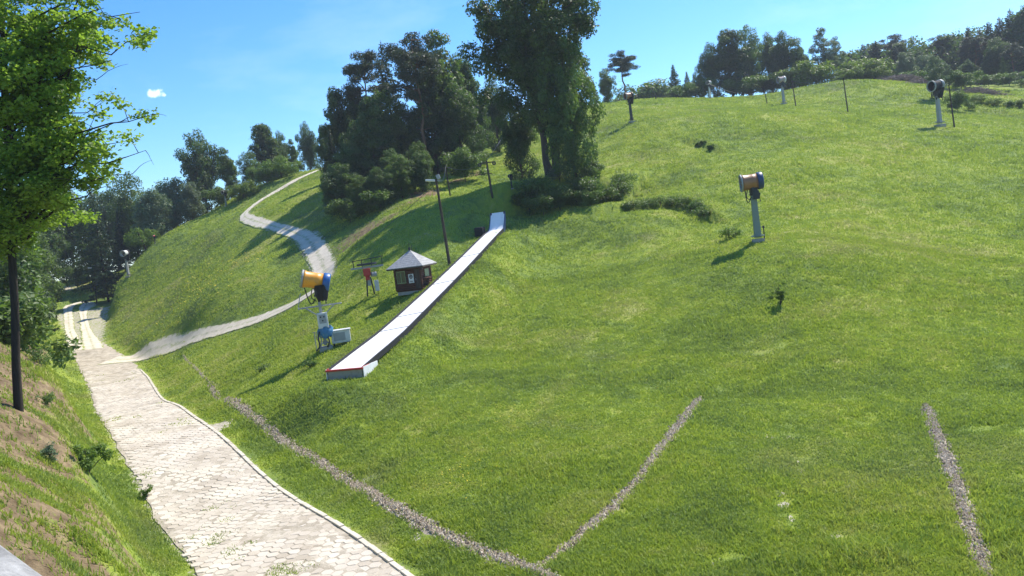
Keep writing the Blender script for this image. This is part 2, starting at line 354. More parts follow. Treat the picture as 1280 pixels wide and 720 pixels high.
M['leaf_bright']=leaf_mat('maple_leaves',(.055,.110,.020),(.24,.34,.055),.45)
M['leaf_pale']=leaf_mat('willow_leaves',(.075,.115,.060),(.150,.200,.110),.25)
M['leaf_pine']=leaf_mat('pine_needles',(.034,.055,.036),(.080,.100,.060),.15)
M['leaf_spruce']=leaf_mat('spruce_needles',(.020,.042,.022),(.052,.086,.038),.15)
M['leaf_bush']=leaf_mat('bush_leaves',(.070,.125,.018),(.150,.210,.035),.35)
M['bark']=wood('bark',(.035,.028,.022),(.13,.10,.075),.9)
M['bark_dark']=wood('dark_bark',(.012,.010,.009),(.05,.042,.034),.9)
M['bark_pine']=wood('pine_bark',(.10,.055,.035),(.26,.15,.09),.9)
M['bark_birch']=wood('pale_bark',(.25,.24,.22),(.55,.53,.50),.8)
M['brush']=wood('dead_brushwood',(.13,.10,.085),(.34,.27,.23),.9)
M['pole_wood']=wood('tarred_pole_wood',(.035,.027,.02),(.11,.085,.065),.85)
M['log']=wood('dark_stained_wood',(.05,.026,.018),(.13,.062,.04),.8,ax=0,scale=9)
M['plank_grey']=wood('weathered_grey_wood',(.16,.155,.15),(.42,.41,.395),.9,ax=0,scale=22)
M['shingle']=wood('pale_roof_shingles',(.22,.215,.21),(.46,.45,.44),.7,ax=1,scale=8)
M['white']=plain('worn_white_panel',(.80,.80,.80),.5,var=.06,scale=1.6,dirt=(.56,.55,.50))
M['white2']=plain('white_painted_metal',(.62,.62,.60),.5,dirt=(.38,.36,.32))
M['red']=plain('faded_red_paint',(.48,.045,.035),.5,dirt=(.25,.06,.04))
M['orange']=plain('orange_enamel',(.80,.33,.03),.38,var=.08,dirt=(.45,.22,.06))
M['copper']=plain('faded_tan_enamel',(.34,.16,.075),.42,var=.2,dirt=(.22,.12,.07))
M['blue']=plain('blue_enamel',(.02,.11,.34),.38,dirt=(.03,.07,.15))
M['navy']=plain('dark_blue_enamel',(.03,.06,.14),.4)
M['cloth']=plain('black_weather_cover',(.018,.017,.018),.85,scale=12,bump=.6)
M['tarp_blue']=plain('blue_tarpaulin',(.05,.19,.36),.7,scale=9,bump=.7,dirt=(.25,.33,.42))
M['grey']=plain('galvanised_steel',(.33,.34,.34),.6,metal=.2,dirt=(.26,.25,.23))
M['greygreen']=plain('grey_green_paint',(.20,.245,.215),.55,dirt=(.19,.21,.18))
M['dark']=plain('dark_steel',(.035,.036,.038),.55)
M['black']=plain('black_rubber',(.02,.02,.022),.7)
M['concrete']=plain('weathered_concrete',(.36,.34,.30),.9,scale=5,bump=.4,dirt=(.22,.20,.16))
M['kerb']=plain('sandy_kerb_stone',(.60,.53,.42),.9,scale=4,bump=.5,dirt=(.28,.25,.18))
M['glass']=plain('dark_window_glass',(.05,.07,.05),.08,spec=.8,var=.1,bump=0)
M['green_trim']=plain('faded_green_frame',(.20,.25,.12),.6)
M['wire']=plain('steel_wire',(.10,.10,.10),.5)
def road_mat(name,pave):
    m,t,o=nodes(name); N=NT(t)
    n=N.noise(.9,7,.7); 
    col=N.ramp(n,[(.3,(.56,.48,.37)),(.55,(.70,.62,.49)),(.75,(.76,.69,.57))])
    col=N.mix(N.mr(N.noise(11,5,.75),.45,.75,0,.55),col,(.30,.26,.20))
    if pave: col=N.mix(N.mr(N.noise(1.3,5,.7),.4,.65,.3,.8),col,(.24,.20,.145))
    gr=N.mr(N.noise(.7,5,.7,dist=1),.66,.74,0,.6); col=N.mix(gr,col,(.12,.14,.05))
    if not pave:
        ac=N.attr('across'); nz=N.math('MULTIPLY',N.math('SUBTRACT',N.noise(1.7,6,.75),.5),1.5)
        ed=N.mr(N.math('ADD',ac,nz),.80,1.0); md=N.mr(N.math('ADD',N.math('SUBTRACT',.22,ac),nz),.02,.25,0,.55)
        col=N.mix(N.math('MAXIMUM',ed,md),col,N.mix(.35,grasscol(N),(.20,.17,.09)))
    N.bsdf(o,col,.95,.1,bump=N.bump(N.noise(16,6,.75),.8,.05)); return m
M['gravel_road']=road_mat('sandy_track',False); M['road_bed']=road_mat('sand_filled_joints',True)
def paver_mat():
    m,t,o=nodes('hexagonal_pavers'); N=NT(t)
    col=N.ramp(N.attr('tint'),[(0,(.40,.34,.26)),(.5,(.52,.455,.365)),(1,(.60,.545,.455))])
    col=N.mix(N.mr(N.noise(1.1,7,.75),.50,.70,0,.6),col,(.36,.30,.22)); col=N.mix(N.mr(N.noise(.55,6,.7),.47,.6,0,.7),col,(.66,.59,.47))
    col=N.mix(N.mr(N.noise(30,4,.7),.5,.8,0,.4),col,(.24,.21,.17))
    N.bsdf(o,col,.9,.15,bump=N.bump(N.noise(45,5,.7),.5,.02)); return m
M['paver']=paver_mat()
def stone_mat():
    m,t,o=nodes('gravel_stones'); N=NT(t)
    N.bsdf(o,N.ramp(N.attr('tint'),[(0,(.17,.12,.08)),(.35,(.36,.28,.19)),(.7,(.50,.41,.29)),(1,(.62,.54,.42))]),.85,.2); return m
M['stone']=stone_mat()

# ---------------------------------------------------------------- helpers
def tag(o,label=None,cat=None,group=None,kind=None):
    if label: o['label']=label
    if cat: o['category']=cat
    if group: o['group']=group
    if kind: o['kind']=kind
    return o
def mesh_obj(name,V,faces,mats,parent=None,attrs=None,smooth_=False,mi=None):
    """faces: list of (M,k) integer arrays"""
    me=bpy.data.meshes.new(name); V=np.ascontiguousarray(V,dtype=np.float32)
    me.vertices.add(len(V)); me.vertices.foreach_set('co',V.ravel())
    lv=[];ls=[];off=0
    for f in faces:
        f=np.asarray(f,dtype=np.int32)
        if len(f)==0: continue
        lv.append(f.ravel()); ls.append(off+np.arange(len(f),dtype=np.int32)*f.shape[1]); off+=f.size
    lv=np.concatenate(lv); ls=np.concatenate(ls)
    me.loops.add(len(lv)); me.loops.foreach_set('vertex_index',lv)
    me.polygons.add(len(ls)); me.polygons.foreach_set('loop_start',ls)
    if mi is not None: me.polygons.foreach_set('material_index',np.asarray(mi,dtype=np.int32))
    me.polygons.foreach_set('use_smooth',np.full(len(ls),smooth_))
    me.update(calc_edges=True)
    for k,a in (attrs or {}).items():
        at_=me.attributes.new(k,'FLOAT','POINT'); at_.data.foreach_set('value',np.ascontiguousarray(a,dtype=np.float32))
    for m in (mats if isinstance(mats,(list,tuple)) else [mats]): me.materials.append(m)
    o=bpy.data.objects.new(name,me); C.objects.link(o)
    if parent is not None: o.parent=parent
    return o
def empty(name,loc=(0,0,0),rz=0,scale=None):
    o=bpy.data.objects.new(name,None); C.objects.link(o); o.empty_display_size=.3; o.location=loc; o.rotation_euler=(0,0,rz)
    if scale is not None: o.scale=(scale,)*3 if isinstance(scale,(int,float)) else scale
    return o
class MB:
    def __init__(s): s.v=[]; s.f=[]; s.n=0
    def add(s,V,Fs):
        s.v.append(np.asarray(V,float)); s.f+=[tuple(i+s.n for i in f) for f in Fs]; s.n+=len(V); return s
    def box(s,c,d,rot=None,taper=1):
        x,y,z=[q/2 for q in d]; V=np.array([(-x,-y,-z),(x,-y,-z),(x,y,-z),(-x,y,-z),(-x*taper,-y*taper,z),(x*taper,-y*taper,z),(x*taper,y*taper,z),(-x*taper,y*taper,z)])
        if rot is not None: V=V@np.array(rot).T
        return s.add(V+np.array(c),[(0,3,2,1),(4,5,6,7),(0,1,5,4),(1,2,6,5),(2,3,7,6),(3,0,4,7)])
    def tube(s,P,r,k=10,cap=True):
        P=np.asarray(P,float); n=len(P); r=np.full(n,r) if np.isscalar(r) else np.asarray(r)
        V=[];Fs=[]
        T=np.gradient(P,axis=0); T/=np.maximum(np.linalg.norm(T,axis=1),1e-9)[:,None]
        ref=np.array([0,0,1.]) if abs(T[0,2])<.9 else np.array([1.,0,0])
        for i in range(n):
            a=np.cross(T[i],ref); a/=max(np.linalg.norm(a),1e-9); b=np.cross(T[i],a)
            for j in range(k):
                w=2*math.pi*j/k; V.append(P[i]+r[i]*(math.cos(w)*a+math.sin(w)*b))
        for i in range(n-1):
            for j in range(k): Fs.append((i*k+j,(i+1)*k+j,(i+1)*k+(j+1)%k,i*k+(j+1)%k))
        if cap: Fs+= [tuple(range(k)),tuple(range(n*k-1,(n-1)*k-1,-1))]
        return s.add(V,Fs)
    def lathe(s,prof,k=24,c=(0,0,0),ax=None):
        """prof: (radius, along) pairs turned round the x axis"""
        V=[];Fs=[];n=len(prof)
        for r,a in prof:
            for j in range(k):
                w=2*math.pi*j/k; V.append((a,r*math.cos(w),r*math.sin(w)))
        for i in range(n-1):
            for j in range(k): Fs.append((i*k+j,i*k+(j+1)%k,(i+1)*k+(j+1)%k,(i+1)*k+j))
        V=np.array(V)
        if ax is not None: V=V@np.array(ax).T
        return s.add(V+np.array(c),Fs)
    def build(s,name,mat,parent=None,smooth_=False,bevel=0):
        V=np.vstack(s.v); me=bpy.data.meshes.new(name); me.from_pydata([tuple(v) for v in V],[],s.f); me.materials.append(mat)
        if smooth_: me.polygons.foreach_set('use_smooth',[True]*len(me.polygons))
        me.update(); o=bpy.data.objects.new(name,me); C.objects.link(o)
        if parent is not None: o.parent=parent
        if bevel: b=o.modifiers.new('bevel','BEVEL'); b.width=bevel; b.segments=2; b.limit_method='ANGLE'
        return o
def rotm(ax,a):
    return np.array(Matrix.Rotation(a,3,ax))
def copy_tree(o,parent=None):
    c=o.copy(); C.objects.link(c); c.parent=parent
    for ch in list(o.children): copy_tree(ch,c)
    return c

# ---------------------------------------------------------------- ground sheet
soil=np.zeros(GX.shape); sand=np.zeros(GX.shape)
def blob(arr,u,v,r,a=1.0,stretch=1.0):
    p=hit(u,v); d=np.hypot((GX-p[0]),(GY-p[1])/stretch); arr[:]=np.maximum(arr,a*np.exp(-(d/r)**2))
def bankmask(X,Y):
    X=np.where(X<np.interp(Y,RIB['main'][0][:,1],RIB['main'][0][:,0]),X,9)
    # cut bank left of the paved road, in plan
    return np.clip((-X-3)/3,0,1)*np.clip((64-Y)/14,0,1)*np.clip((Y-2)/4,0,1)
roadleft=road_dist(GX,GY)
soil=bankmask(GX,GY)*np.clip((roadleft-.9)/2.5,0,1)*(.66+.34*vnoise(GX,GY,3.3,21)+.12*vnoise(GX,GY,9,22))*(GX<-1)
for u,v,r,a in ((20,470,3.5,.85),(60,480,3,.7),(20,430,4,.8),(30,560,2.2,.75),(60,610,2.4,.8),(20,620,2.4,.85),(110,650,2.2,.7),(150,690,1.8,.6),(40,660,1.8,.8),(90,700,1.6,.7)): blob(soil,u,v,r,a)
for u,v,r,a in ((528,243,2.6,1.),(512,256,2.2,.9),(590,217,3,.75),(480,278,3,.8),(455,290,3,.7),(572,226,2.2,.7),(440,300,4,.6)): blob(soil,u,v,r,a,1.6)
for u,v,r,a in ((272,533,1.0,.95),(984,546,.28,.85),(962,546,.2,.75),(1000,575,.26,.95),(997,588,.30,.95),(976,617,.22,.95),(980,630,.24,1.0),(984,648,.2,.95),(988,662,.2,.8),(1045,672,.35,.75),(1045,678,.5,.7),(960,545,.3,.65),(420,575,.5,.6),(455,600,.6,.65),(700,540,.3,.5),(740,470,.3,.6),(900,705,.5,.55),(790,575,.3,.55),(520,668,.5,.6),(820,555,.25,.6),(986,690,.22,.9),(75,362,4,.9),(1100,690,.4,.5)): blob(sand,u,v,r,a,1.4)
edge=np.exp(-(np.maximum(roadleft,0)/.35)**2)*.62; sand=np.maximum(sand,edge*(roadleft<1.2)*(dist<140))
forest=np.clip((GX>-500)*0,0,1)
V=np.stack([GX.ravel(),GY.ravel(),GZ.ravel()],1); ny,nx=GX.shape
idx=np.arange(nx*ny).reshape(ny,nx)
Q=np.stack([idx[:-1,:-1].ravel(),idx[:-1,1:].ravel(),idx[1:,1:].ravel(),idx[1:,:-1].ravel()],1)
g=mesh_obj('ground',V,[Q],M['ground'],attrs={'soil':soil.ravel(),'sand':sand.ravel()},smooth_=True); tag(g,kind='structure')
def field(A,x,y):
    i=np.clip(np.searchsorted(xs,x)-1,0,nx-2); j=np.clip(np.searchsorted(ys,y)-1,0,ny-2); return A[j,i]

# ---------------------------------------------------------------- roads
def ribbon_mesh(name,L,Rr,mat,dz,nw=14):
    t=np.linspace(0,1,nw)[None,:,None]; P=L[:,None]*(1-t)+Rr[:,None]*t
    n=len(L); s=np.arange(n)
    P=P+ (np.stack([vnoise(P[...,0],P[...,1],1.3,31),vnoise(P[...,0],P[...,1],1.3,32)],-1)*.16)*((t==0)|(t==1))
    z=H(P[...,0],P[...,1])+dz
    V=np.concatenate([P,z[...,None]],-1).reshape(-1,3); idx=np.arange(n*nw).reshape(n,nw)
    Q=np.stack([idx[:-1,:-1].ravel(),idx[:-1,1:].ravel(),idx[1:,1:].ravel(),idx[1:,:-1].ravel()],1)
    ac=np.repeat(np.abs(np.linspace(-1,1,nw))[None],n,0).ravel()
    return tag(mesh_obj(name,V,[Q],mat,attrs={'across':ac},smooth_=True),kind='structure')
def from_centre(c,hw):
    T=np.gradient(c,axis=0); T/=np.linalg.norm(T,axis=1)[:,None]; Nn=np.stack([-T[:,1],T[:,0]],1); return c+Nn*hw[:,None],c-Nn*hw[:,None]
ns=300
ribbon_mesh('road',resample(mainL,ns),resample(mainR,ns),M['road_bed'],.035,22)
ribbon_mesh('road_to_the_valley',resample(rutA[0],120),resample(rutA[1],120),M['gravel_road'],.05,7)
ribbon_mesh('road_to_the_valley',resample(rutB[0],120),resample(rutB[1],120),M['gravel_road'],.055,7)
al_,ar_=from_centre(resample(sc_,260),np.interp(np.linspace(0,1,260),np.linspace(0,1,200),sw_))
ribbon_mesh('hillside_track',al_,ar_,M['gravel_road'],.062,12)
zl,zr=from_centre(resample(zc,240),np.interp(np.linspace(0,1,240),np.linspace(0,1,140),zw))
ribbon_mesh('hillside_track',zl,zr,M['gravel_road'],.07,9)
# hexagonal concrete pavers, each a bevelled stone a little out of level
rng=np.random.default_rng(5)
mc,mh=RIB['main']; s_=.225; dx=s_*math.sqrt(3); dy=s_*1.5
ang=R(33); ca,sa=math.cos(ang),math.sin(ang)
gi,gj=np.meshgrid(np.arange(-260,260),np.arange(-260,260))
hx=(gi+.5*(gj%2))*dx; hy=gj*dy; X=ca*hx-sa*hy-12; Y=sa*hx+ca*hy+35
m=(Y>8)&(Y<84)&(X<8)&(X>-50); X=X[m];Y=Y[m]
d=rdist(X,Y,RIB['main']); m=(d<-.12); X=X[m];Y=Y[m]
keep=(vnoise(X,Y,2.0,41)+vnoise(X,Y,.7,42)*.5<1.15-(Y>62)*(Y-62)*.06); X=X[keep];Y=Y[keep]; nh=len(X)
ax_,ay_=(H(X+.1,Y)-H(X-.1,Y))/.2,(H(X,Y+.1)-H(X,Y-.1))/.2
tx=ax_+rng.normal(0,.032,nh); ty=ay_+rng.normal(0,.032,nh); jx=rng.normal(0,.010,nh); jy=rng.normal(0,.010,nh); jr=rng.uniform(.93,1.03,nh); hz=H(X,Y)+.052+rng.normal(0,.004,nh)+.012*vnoise(X,Y,2.2,44)+.008*vnoise(X,Y,.8,46)-.006
an=np.pi/6+np.arange(6)*np.pi/3
Vt=[]
for rr,dz in ((s_*.87,0.0),(s_*.94,-.014),(s_*.94,-.06)):
    ox=rr*np.cos(an); oy=rr*np.sin(an); rx=(ca*ox-sa*oy)[None]; ry=(sa*ox+ca*oy)[None]
    rx=rx*jr[:,None]; ry=ry*jr[:,None]; PX=(X+jx)[:,None]+rx; PY=(Y+jy)[:,None]+ry; PZ=hz[:,None]+rx*tx[:,None]+ry*ty[:,None]+dz
    Vt.append(np.stack([PX,PY,PZ],-1))
Vt=np.stack(Vt,1).reshape(nh*18,3); b=np.arange(nh)[:,None]*18
top=b+np.arange(6)[None]
side=[]
for r_ in (0,1):
    for j in range(6): side.append(np.concatenate([b+r_*6+j,b+(r_+1)*6+j,b+(r_+1)*6+(j+1)%6,b+r_*6+(j+1)%6],1))
ti=np.repeat(np.clip(rng.normal(.5,.16,nh)+.3*vnoise(X,Y,1.5,45),0,1),18)
hp=mesh_obj('road_pavers',Vt,[top]+side,M['paver'],attrs={'tint':ti}); tag(hp,kind='structure')
# kerb stones along the meadow side
kb=MB(); kl=resample(mainR,400); dcum=np.r_[0,np.cumsum(np.linalg.norm(np.diff(kl,axis=0),axis=1))]
step=.8; t=0
while t<dcum[-1]-6:
    a=np.array([np.interp(t,dcum,kl[:,k]) for k in (0,1)]); b2=np.array([np.interp(t+step-.03,dcum,kl[:,k]) for k in (0,1)])
    if a[1]<80 and a[1]>9:
        c=(a+b2)/2; dv=b2-a; L=np.linalg.norm(dv); yaw=math.atan2(dv[1],dv[0]); z0,z1=float(H(*a)),float(H(*b2))
        rm=rotm('Z',yaw)@rotm('Y',-math.atan2(z1-z0,L)+random.uniform(-.02,.02))@rotm('X',random.uniform(-.08,.08))
        kb.box((c[0],c[1],(z0+z1)/2-.02+random.uniform(-.015,.02)),(L,.17,.22),rm)
    t+=step
tag(kb.build('kerb',M['kerb'],bevel=.02),kind='structure')

# ---------------------------------------------------------------- gravel drains
def stones(P2,size,rng,zoff=0.0):
    n=len(P2); z=H(P2[:,0],P2[:,1])+zoff
    base=np.array([(1,0,0),(0,1,0),(-1,0,0),(0,-1,0),(0,0,.75),(0,0,-.5)]); base=np.tile(base,(n,1,1))*(1+rng.uniform(-.25,.25,(n,6,1)))
    th=rng.uniform(0,6.28,n); c,s=np.cos(th),np.sin(th); sz=size*rng.uniform(.5,1.35,n)
    x=(base[...,0]*c[:,None]-base[...,1]*s[:,None])*sz[:,None]; y=(base[...,0]*s[:,None]+base[...,1]*c[:,None])*sz[:,None]*.8; zz=base[...,2]*sz[:,None]
    V=np.stack([x+P2[:,:1],y+P2[:,1:2],zz+z[:,None]],-1).reshape(-1,3)
    f=np.array([(0,1,4),(1,2,4),(2,3,4),(3,0,4),(1,0,5),(2,1,5),(3,2,5),(0,3,5)]); Fs=(np.arange(n)[:,None,None]*6+f).reshape(-1,3)
    return V,Fs,np.repeat(np.clip(rng.normal(.55,.25,n),0,1),6)
def drain(key,label,dens,size,group='gravel drainage channels in the meadow'):
    c,hw=DR[key]; L,Rr=from_centre(c,hw*1.05); rng=np.random.default_rng(len(key)+ord(key[-1]))
    nw=5; t=np.linspace(0,1,nw)[None,:,None]; P=L[:,None]*(1-t)+Rr[:,None]*t; z=H(P[...,0],P[...,1])+.03-.03*np.abs(np.linspace(-1,1,nw))
    V0=np.concatenate([P,z[...,None]],-1).reshape(-1,3); idx=np.arange(len(c)*nw).reshape(len(c),nw)
    Q=np.stack([idx[:-1,:-1].ravel(),idx[:-1,1:].ravel(),idx[1:,1:].ravel(),idx[1:,:-1].ravel()],1)
    ln=np.linalg.norm(np.diff(c,axis=0),axis=1).sum(); n=int(ln*hw.mean()*2*dens)
    i=rng.uniform(0,len(c)-1.01,n); k=i.astype(int); f=(i-k)[:,None]; cc=c[k]*(1-f)+c[k+1]*f; ll=L[k]*(1-f)+L[k+1]*f
    w=rng.normal(0,.5,n)[:,None]; w=np.clip(w,-1.25,1.25); P2=cc+(ll-cc)*w
    V1,F1,t1=stones(P2,size,rng,.04); F1=F1+len(V0)
    o=mesh_obj('gravel_drain',np.vstack([V0,V1]),[Q,F1],[M['road_bed'],M['stone']],attrs={'tint':np.r_[np.full(len(V0),.3),t1]},mi=np.r_[np.zeros(len(Q)),np.ones(len(F1))])
    tag(o,label,'gravel drain',group,'stuff')
drain('d1','long gravel drain running beside the paved road to the V-shaped corner',330,.05)
drain('d0','thin trace of gravel leading down to the drain beside the road',120,.05)
drain('d2','straight gravel drain climbing from the V-shaped corner into the meadow',330,.045)
drain('d3','separate gravel drain at the right edge of the meadow',380,.042)

# ---------------------------------------------------------------- grass
def grass(name,n,umin,umax,region,seed,hmul=1.0,label=None,blades=6,keepfn=None):
    """blades scattered over the ground, thinning out with distance as the eye does"""
    rng=np.random.default_rng(seed); (r0,r1)=region
    r=np.sqrt(rng.uniform(0,1,n)) # placeholder
    a=rng.uniform(0,1,n); r=r0*(r1/r0)**a            # log-uniform range => density ~ 1/r^2
    th=rng.uniform(umin,umax,n); X=r*np.sin(th); Y=r*np.cos(th)
    rdv=road_dist(X,Y); ddv=drain_dist(X,Y)
    so=field(soil,X,Y)+.45*vnoise(X,Y,1.2,51)+.3*vnoise(X,Y,.5,52); sa_=field(sand,X,Y)+.4*vnoise(X,Y,.6,53)
    ok=(rdv>.12+.25*rng.uniform(0,1,n)**2)&(ddv>-.04+.1*rng.uniform(0,1,n))&((so<.50)|(rng.uniform(0,1,n)<.10))&((sa_<.50)|(rng.uniform(0,1,n)<.06))
    # a few plants push through the joints of the paving
    ok|=(rdv<-.3)&(Y<90)&(vnoise(X,Y,1.9,61)+.6*vnoise(X,Y,.5,62)>.95)&(rng.uniform(0,1,n)<.5)
    if keepfn is not None: ok&=keepfn(X,Y,rng)
    X,Y,r,rdv,ddv=X[ok],Y[ok],r[ok],rdv[ok],ddv[ok]; n=len(X); Z=H(X,Y)
    hh=(.07+.055*np.clip(.5+.6*vnoise(X,Y,5,71)+.35*vnoise(X,Y,1.3,72),0,1.4)+.16*np.clip(vnoise(X,Y,2.3,73)+.5*vnoise(X,Y,9,74)-.75,0,1))*hmul
    tall=np.exp(-(np.maximum(ddv,0)/.35)**2)*.35+(bankmask(X,Y)>.3)*.5
    hh=hh*(1+tall)*(1+np.clip((r-35)/110,0,1.2)); hh=np.where(rdv<.5,hh*.65,hh)
    sp=(.05+.0024*r)        # tuft spread
    nb=blades; N=n*nb
    cx=np.repeat(X,nb)+rng.normal(0,1,N)*np.repeat(sp,nb); cy=np.repeat(Y,nb)+rng.normal(0,1,N)*np.repeat(sp,nb); cz=np.repeat(Z,nb)-.01
    bh=np.repeat(hh,nb)*rng.uniform(.5,1.35,N); wd=np.repeat(.0045+.00042*r,nb)*rng.uniform(.7,1.4,N)
    a=rng.uniform(0,2*np.pi,N); le=bh*rng.uniform(.15,.9,N); la=rng.uniform(0,2*np.pi,N)
    ex=np.cos(a)*wd; ey=np.sin(a)*wd
    gx=(H(cx+.15,cy)-H(cx-.15,cy))/.3; cz=H(cx,cy)-.01
    v0=np.stack([cx-ex,cy-ey,cz],1); v1=np.stack([cx+ex,cy+ey,cz],1)
    mxp=cx+np.cos(la)*le*.35; myp=cy+np.sin(la)*le*.35
    v2=np.stack([mxp+ex*.8,myp+ey*.8,cz+bh*.62],1); v3=np.stack([mxp-ex*.8,myp-ey*.8,cz+bh*.62],1)
    v4=np.stack([cx+np.cos(la)*le,cy+np.sin(la)*le,cz+bh*.95],1)
    V=np.stack([v0,v1,v2,v3,v4],1).reshape(-1,3); b=np.arange(N)[:,None]*5
    ti=np.repeat(np.clip(np.repeat(np.clip(.5+.35*vnoise(X,Y,.8,81),0,1),nb)*.5+rng.uniform(0,.5,N),0,1),5)
    o=mesh_obj(name,V,[b+np.array([[0,1,2,3]]),b+np.array([[3,2,4]])],M['blade'],attrs={'tint':ti})
    tag(o,label,'grass',None,'stuff'); return o
grass('meadow_grass',230000,R(-44),R(44),(12,62),1,1.0,'short rough meadow grass of the lower slope in front of the ramp',6)
grass('hillside_grass',110000,R(-42),R(42),(60,185),2,1.0,'longer grass covering the upper ski slopes',5)
def flowers():
    rng=np.random.default_rng(8); P=[]
    for u,v,r,n in ((275,345,7,420),(240,352,5,160),(640,525,3.5,90),(760,470,4,70),(890,330,6,90),(1120,330,7,90),(560,600,1.8,40)):
        c=hit(u,v)[:2]; P.append(c+rng.normal(0,r*.6,(n,2)))
    P=np.vstack(P); ok=road_dist(P[:,0],P[:,1])>.5; P=P[ok]; n=len(P); z=H(P[:,0],P[:,1])+rng.uniform(.12,.3,n); s_f=np.where(P[:,1]>70,.07,.022)*rng.uniform(.6,1.3,n)
    a=np.arange(5)*2*np.pi/5; V=np.stack([P[:,:1]+np.cos(a)*s_f[:,None],P[:,1:]+np.sin(a)*s_f[:,None],z[:,None]+rng.normal(0,.4,(n,1))*np.cos(a)*s_f[:,None]],-1).reshape(-1,3)
    o=mesh_obj('wildflowers',V,[np.arange(n*5).reshape(n,5)],plain('yellow_petals',(.75,.55,.03),.7)); tag(o,'small yellow wildflowers scattered over the grass','flowers',None,'stuff')
flowers()
grass('rough_tufts',26000,R(-40),R(42),(17,120),3,2.1,'taller dark tufts of coarse grass scattered in patches over the slope',7,lambda X,Y,r_:(vnoise(X,Y,3.4,91)+.7*vnoise(X,Y,.9,92)+.25*np.clip((X-5)/30,-1,1)>.42)&(X>np.interp(Y,RIB['main'][0][:,1],RIB['main'][0][:,0])))

# ---------------------------------------------------------------- trees
def leaf_cloud(cent,size,rng,up=.35,aspect=.55,norm=None):
    n=len(cent); nrm=rng.normal(0,1,(n,3)); nrm[:,2]=np.abs(nrm[:,2])+up
    if norm is not None: nrm=nrm+norm*1.2
    nrm/=np.linalg.norm(nrm,axis=1)[:,None]
    t=rng.normal(0,1,(n,3)); t-=nrm*(t*nrm).sum(1)[:,None]; t/=np.linalg.norm(t,axis=1)[:,None]; b=np.cross(nrm,t)
    s=(size*rng.uniform(.6,1.35,n))[:,None]
    V=np.stack([cent-t*s*.5,cent+b*s*aspect*.5-t*s*.05,cent+t*s*.5-nrm*s*.12,cent-b*s*aspect*.5-t*s*.05],1).reshape(-1,3)
    return V,np.arange(n*4).reshape(n,4)
def tubes_mesh(name,tubes,mat,parent,k=7):
    mb=MB()
    for P,r in tubes: mb.tube(P,r,k,cap=False)
    return mb.build(name,mat,parent,smooth_=True)
def curve(a,b,sag,rng,n=6,wig=.06):
    a=np.array(a,float); b=np.array(b,float); t=np.linspace(0,1,n)[:,None]; P=a*(1-t)+b*t; L=np.linalg.norm(b-a)
    P[:,2]+=sag*L*np.sin(t[:,0]*np.pi); P[1:-1]+=rng.normal(0,wig*L/n*2,(n-2,3)); return P
def deciduous(name,h,cb,rad,ncl,nleaf,lsize,seed,mat,bark,tr=.25,lean=(0,0),forks=1,shape=1.0,clr=(.20,.34),fill=.55,top=0.0,limbs=14,lumps=.35,twigs=0):
    """crown of leaf clumps in an uneven envelope round real limbs"""
    rng=np.random.default_rng(seed); root=empty(name)
    zc=h*(cb+1)/2; hz=h*(1-cb)/2
    lumpdir=rng.normal(0,1,(9,3)); lumpdir/=np.linalg.norm(lumpdir,axis=1)[:,None]; lumpamp=rng.uniform(-lumps,lumps,9)
    d=rng.normal(0,1,(ncl,3)); d/=np.linalg.norm(d,axis=1)[:,None]
    env=1+.0*d[:,0]+sum(a*np.clip((d@q)-.35,0,1)*1.5 for a,q in zip(lumpamp,lumpdir))
    rr=rng.uniform(.02,1,ncl)**fill*np.clip(env,.7,1.22)
    c=d*rr[:,None]; prof=1-top*np.clip(c[:,2],0,1)
    cen=np.stack([c[:,0]*rad*prof,c[:,1]*rad*prof,c[:,2]*hz*shape+zc],1)
    cen[:,0]+=lean[0]*(cen[:,2]/h); cen[:,1]+=lean[1]*(cen[:,2]/h)
    cr=rad*rng.uniform(clr[0],clr[1],ncl)
    tubes=[]
    for f in range(forks):
        off=rng.normal(0,.9,2)*(f>0); b=np.array([off[0]*.15*rad/3,off[1]*.15*rad/3,-.5]); topc=np.array([lean[0]*.8+off[0]*rad*.3,lean[1]*.8+off[1]*rad*.3,h*.90])
        P=curve(b,topc,0,rng,10,.05); r=np.linspace(1,.12,10)*tr*(1 if f==0 else .8); r[0]*=1.5; tubes.append((P,r))
    order=rng.permutation(ncl)[:limbs]
    for i in order:
        P0,r0=tubes[int(rng.integers(forks))]; zt=max(.25*h*.6,cen[i,2]-rad*rng.uniform(.3,.9)); kk=np.argmin(abs(P0[:,2]-zt)); a=P0[kk]
        P=curve(a,cen[i],.08,rng); tubes.append((P,np.linspace(r0[kk]*.5,.025*tr/.25+.01,6)))
    for _ in range(twigs):
        i=rng.integers(ncl); e=cen[i]+(cen[i]-np.array([0,0,zc]))/rad*rng.uniform(.1,.5); tubes.append((curve(cen[i],e,0,rng,4),np.linspace(.03,.008,4)))
    tubes_mesh('trunk',tubes,bark,root)
    w=cr**2; w/=w.sum(); k=rng.choice(ncl,nleaf,p=w); dd=rng.normal(0,1,(nleaf,3)); dd/=np.linalg.norm(dd,axis=1)[:,None]
    rr=rng.uniform(.35,1,nleaf)**.7; P=cen[k]+dd*(cr[k]*rr)[:,None]*np.array([1,1,.88]); P+=rng.normal(0,.06*rad/3,P.shape)
    V,Fs=leaf_cloud(P,lsize,rng,norm=dd*.6)
    clt=rng.uniform(0,1,ncl)
    tint=np.repeat(np.clip(.62*clt[k]+rng.uniform(-.05,.42,nleaf),0,1),4)
    mesh_obj('crown',V,[Fs],mat,root,attrs={'tint':tint}); return root
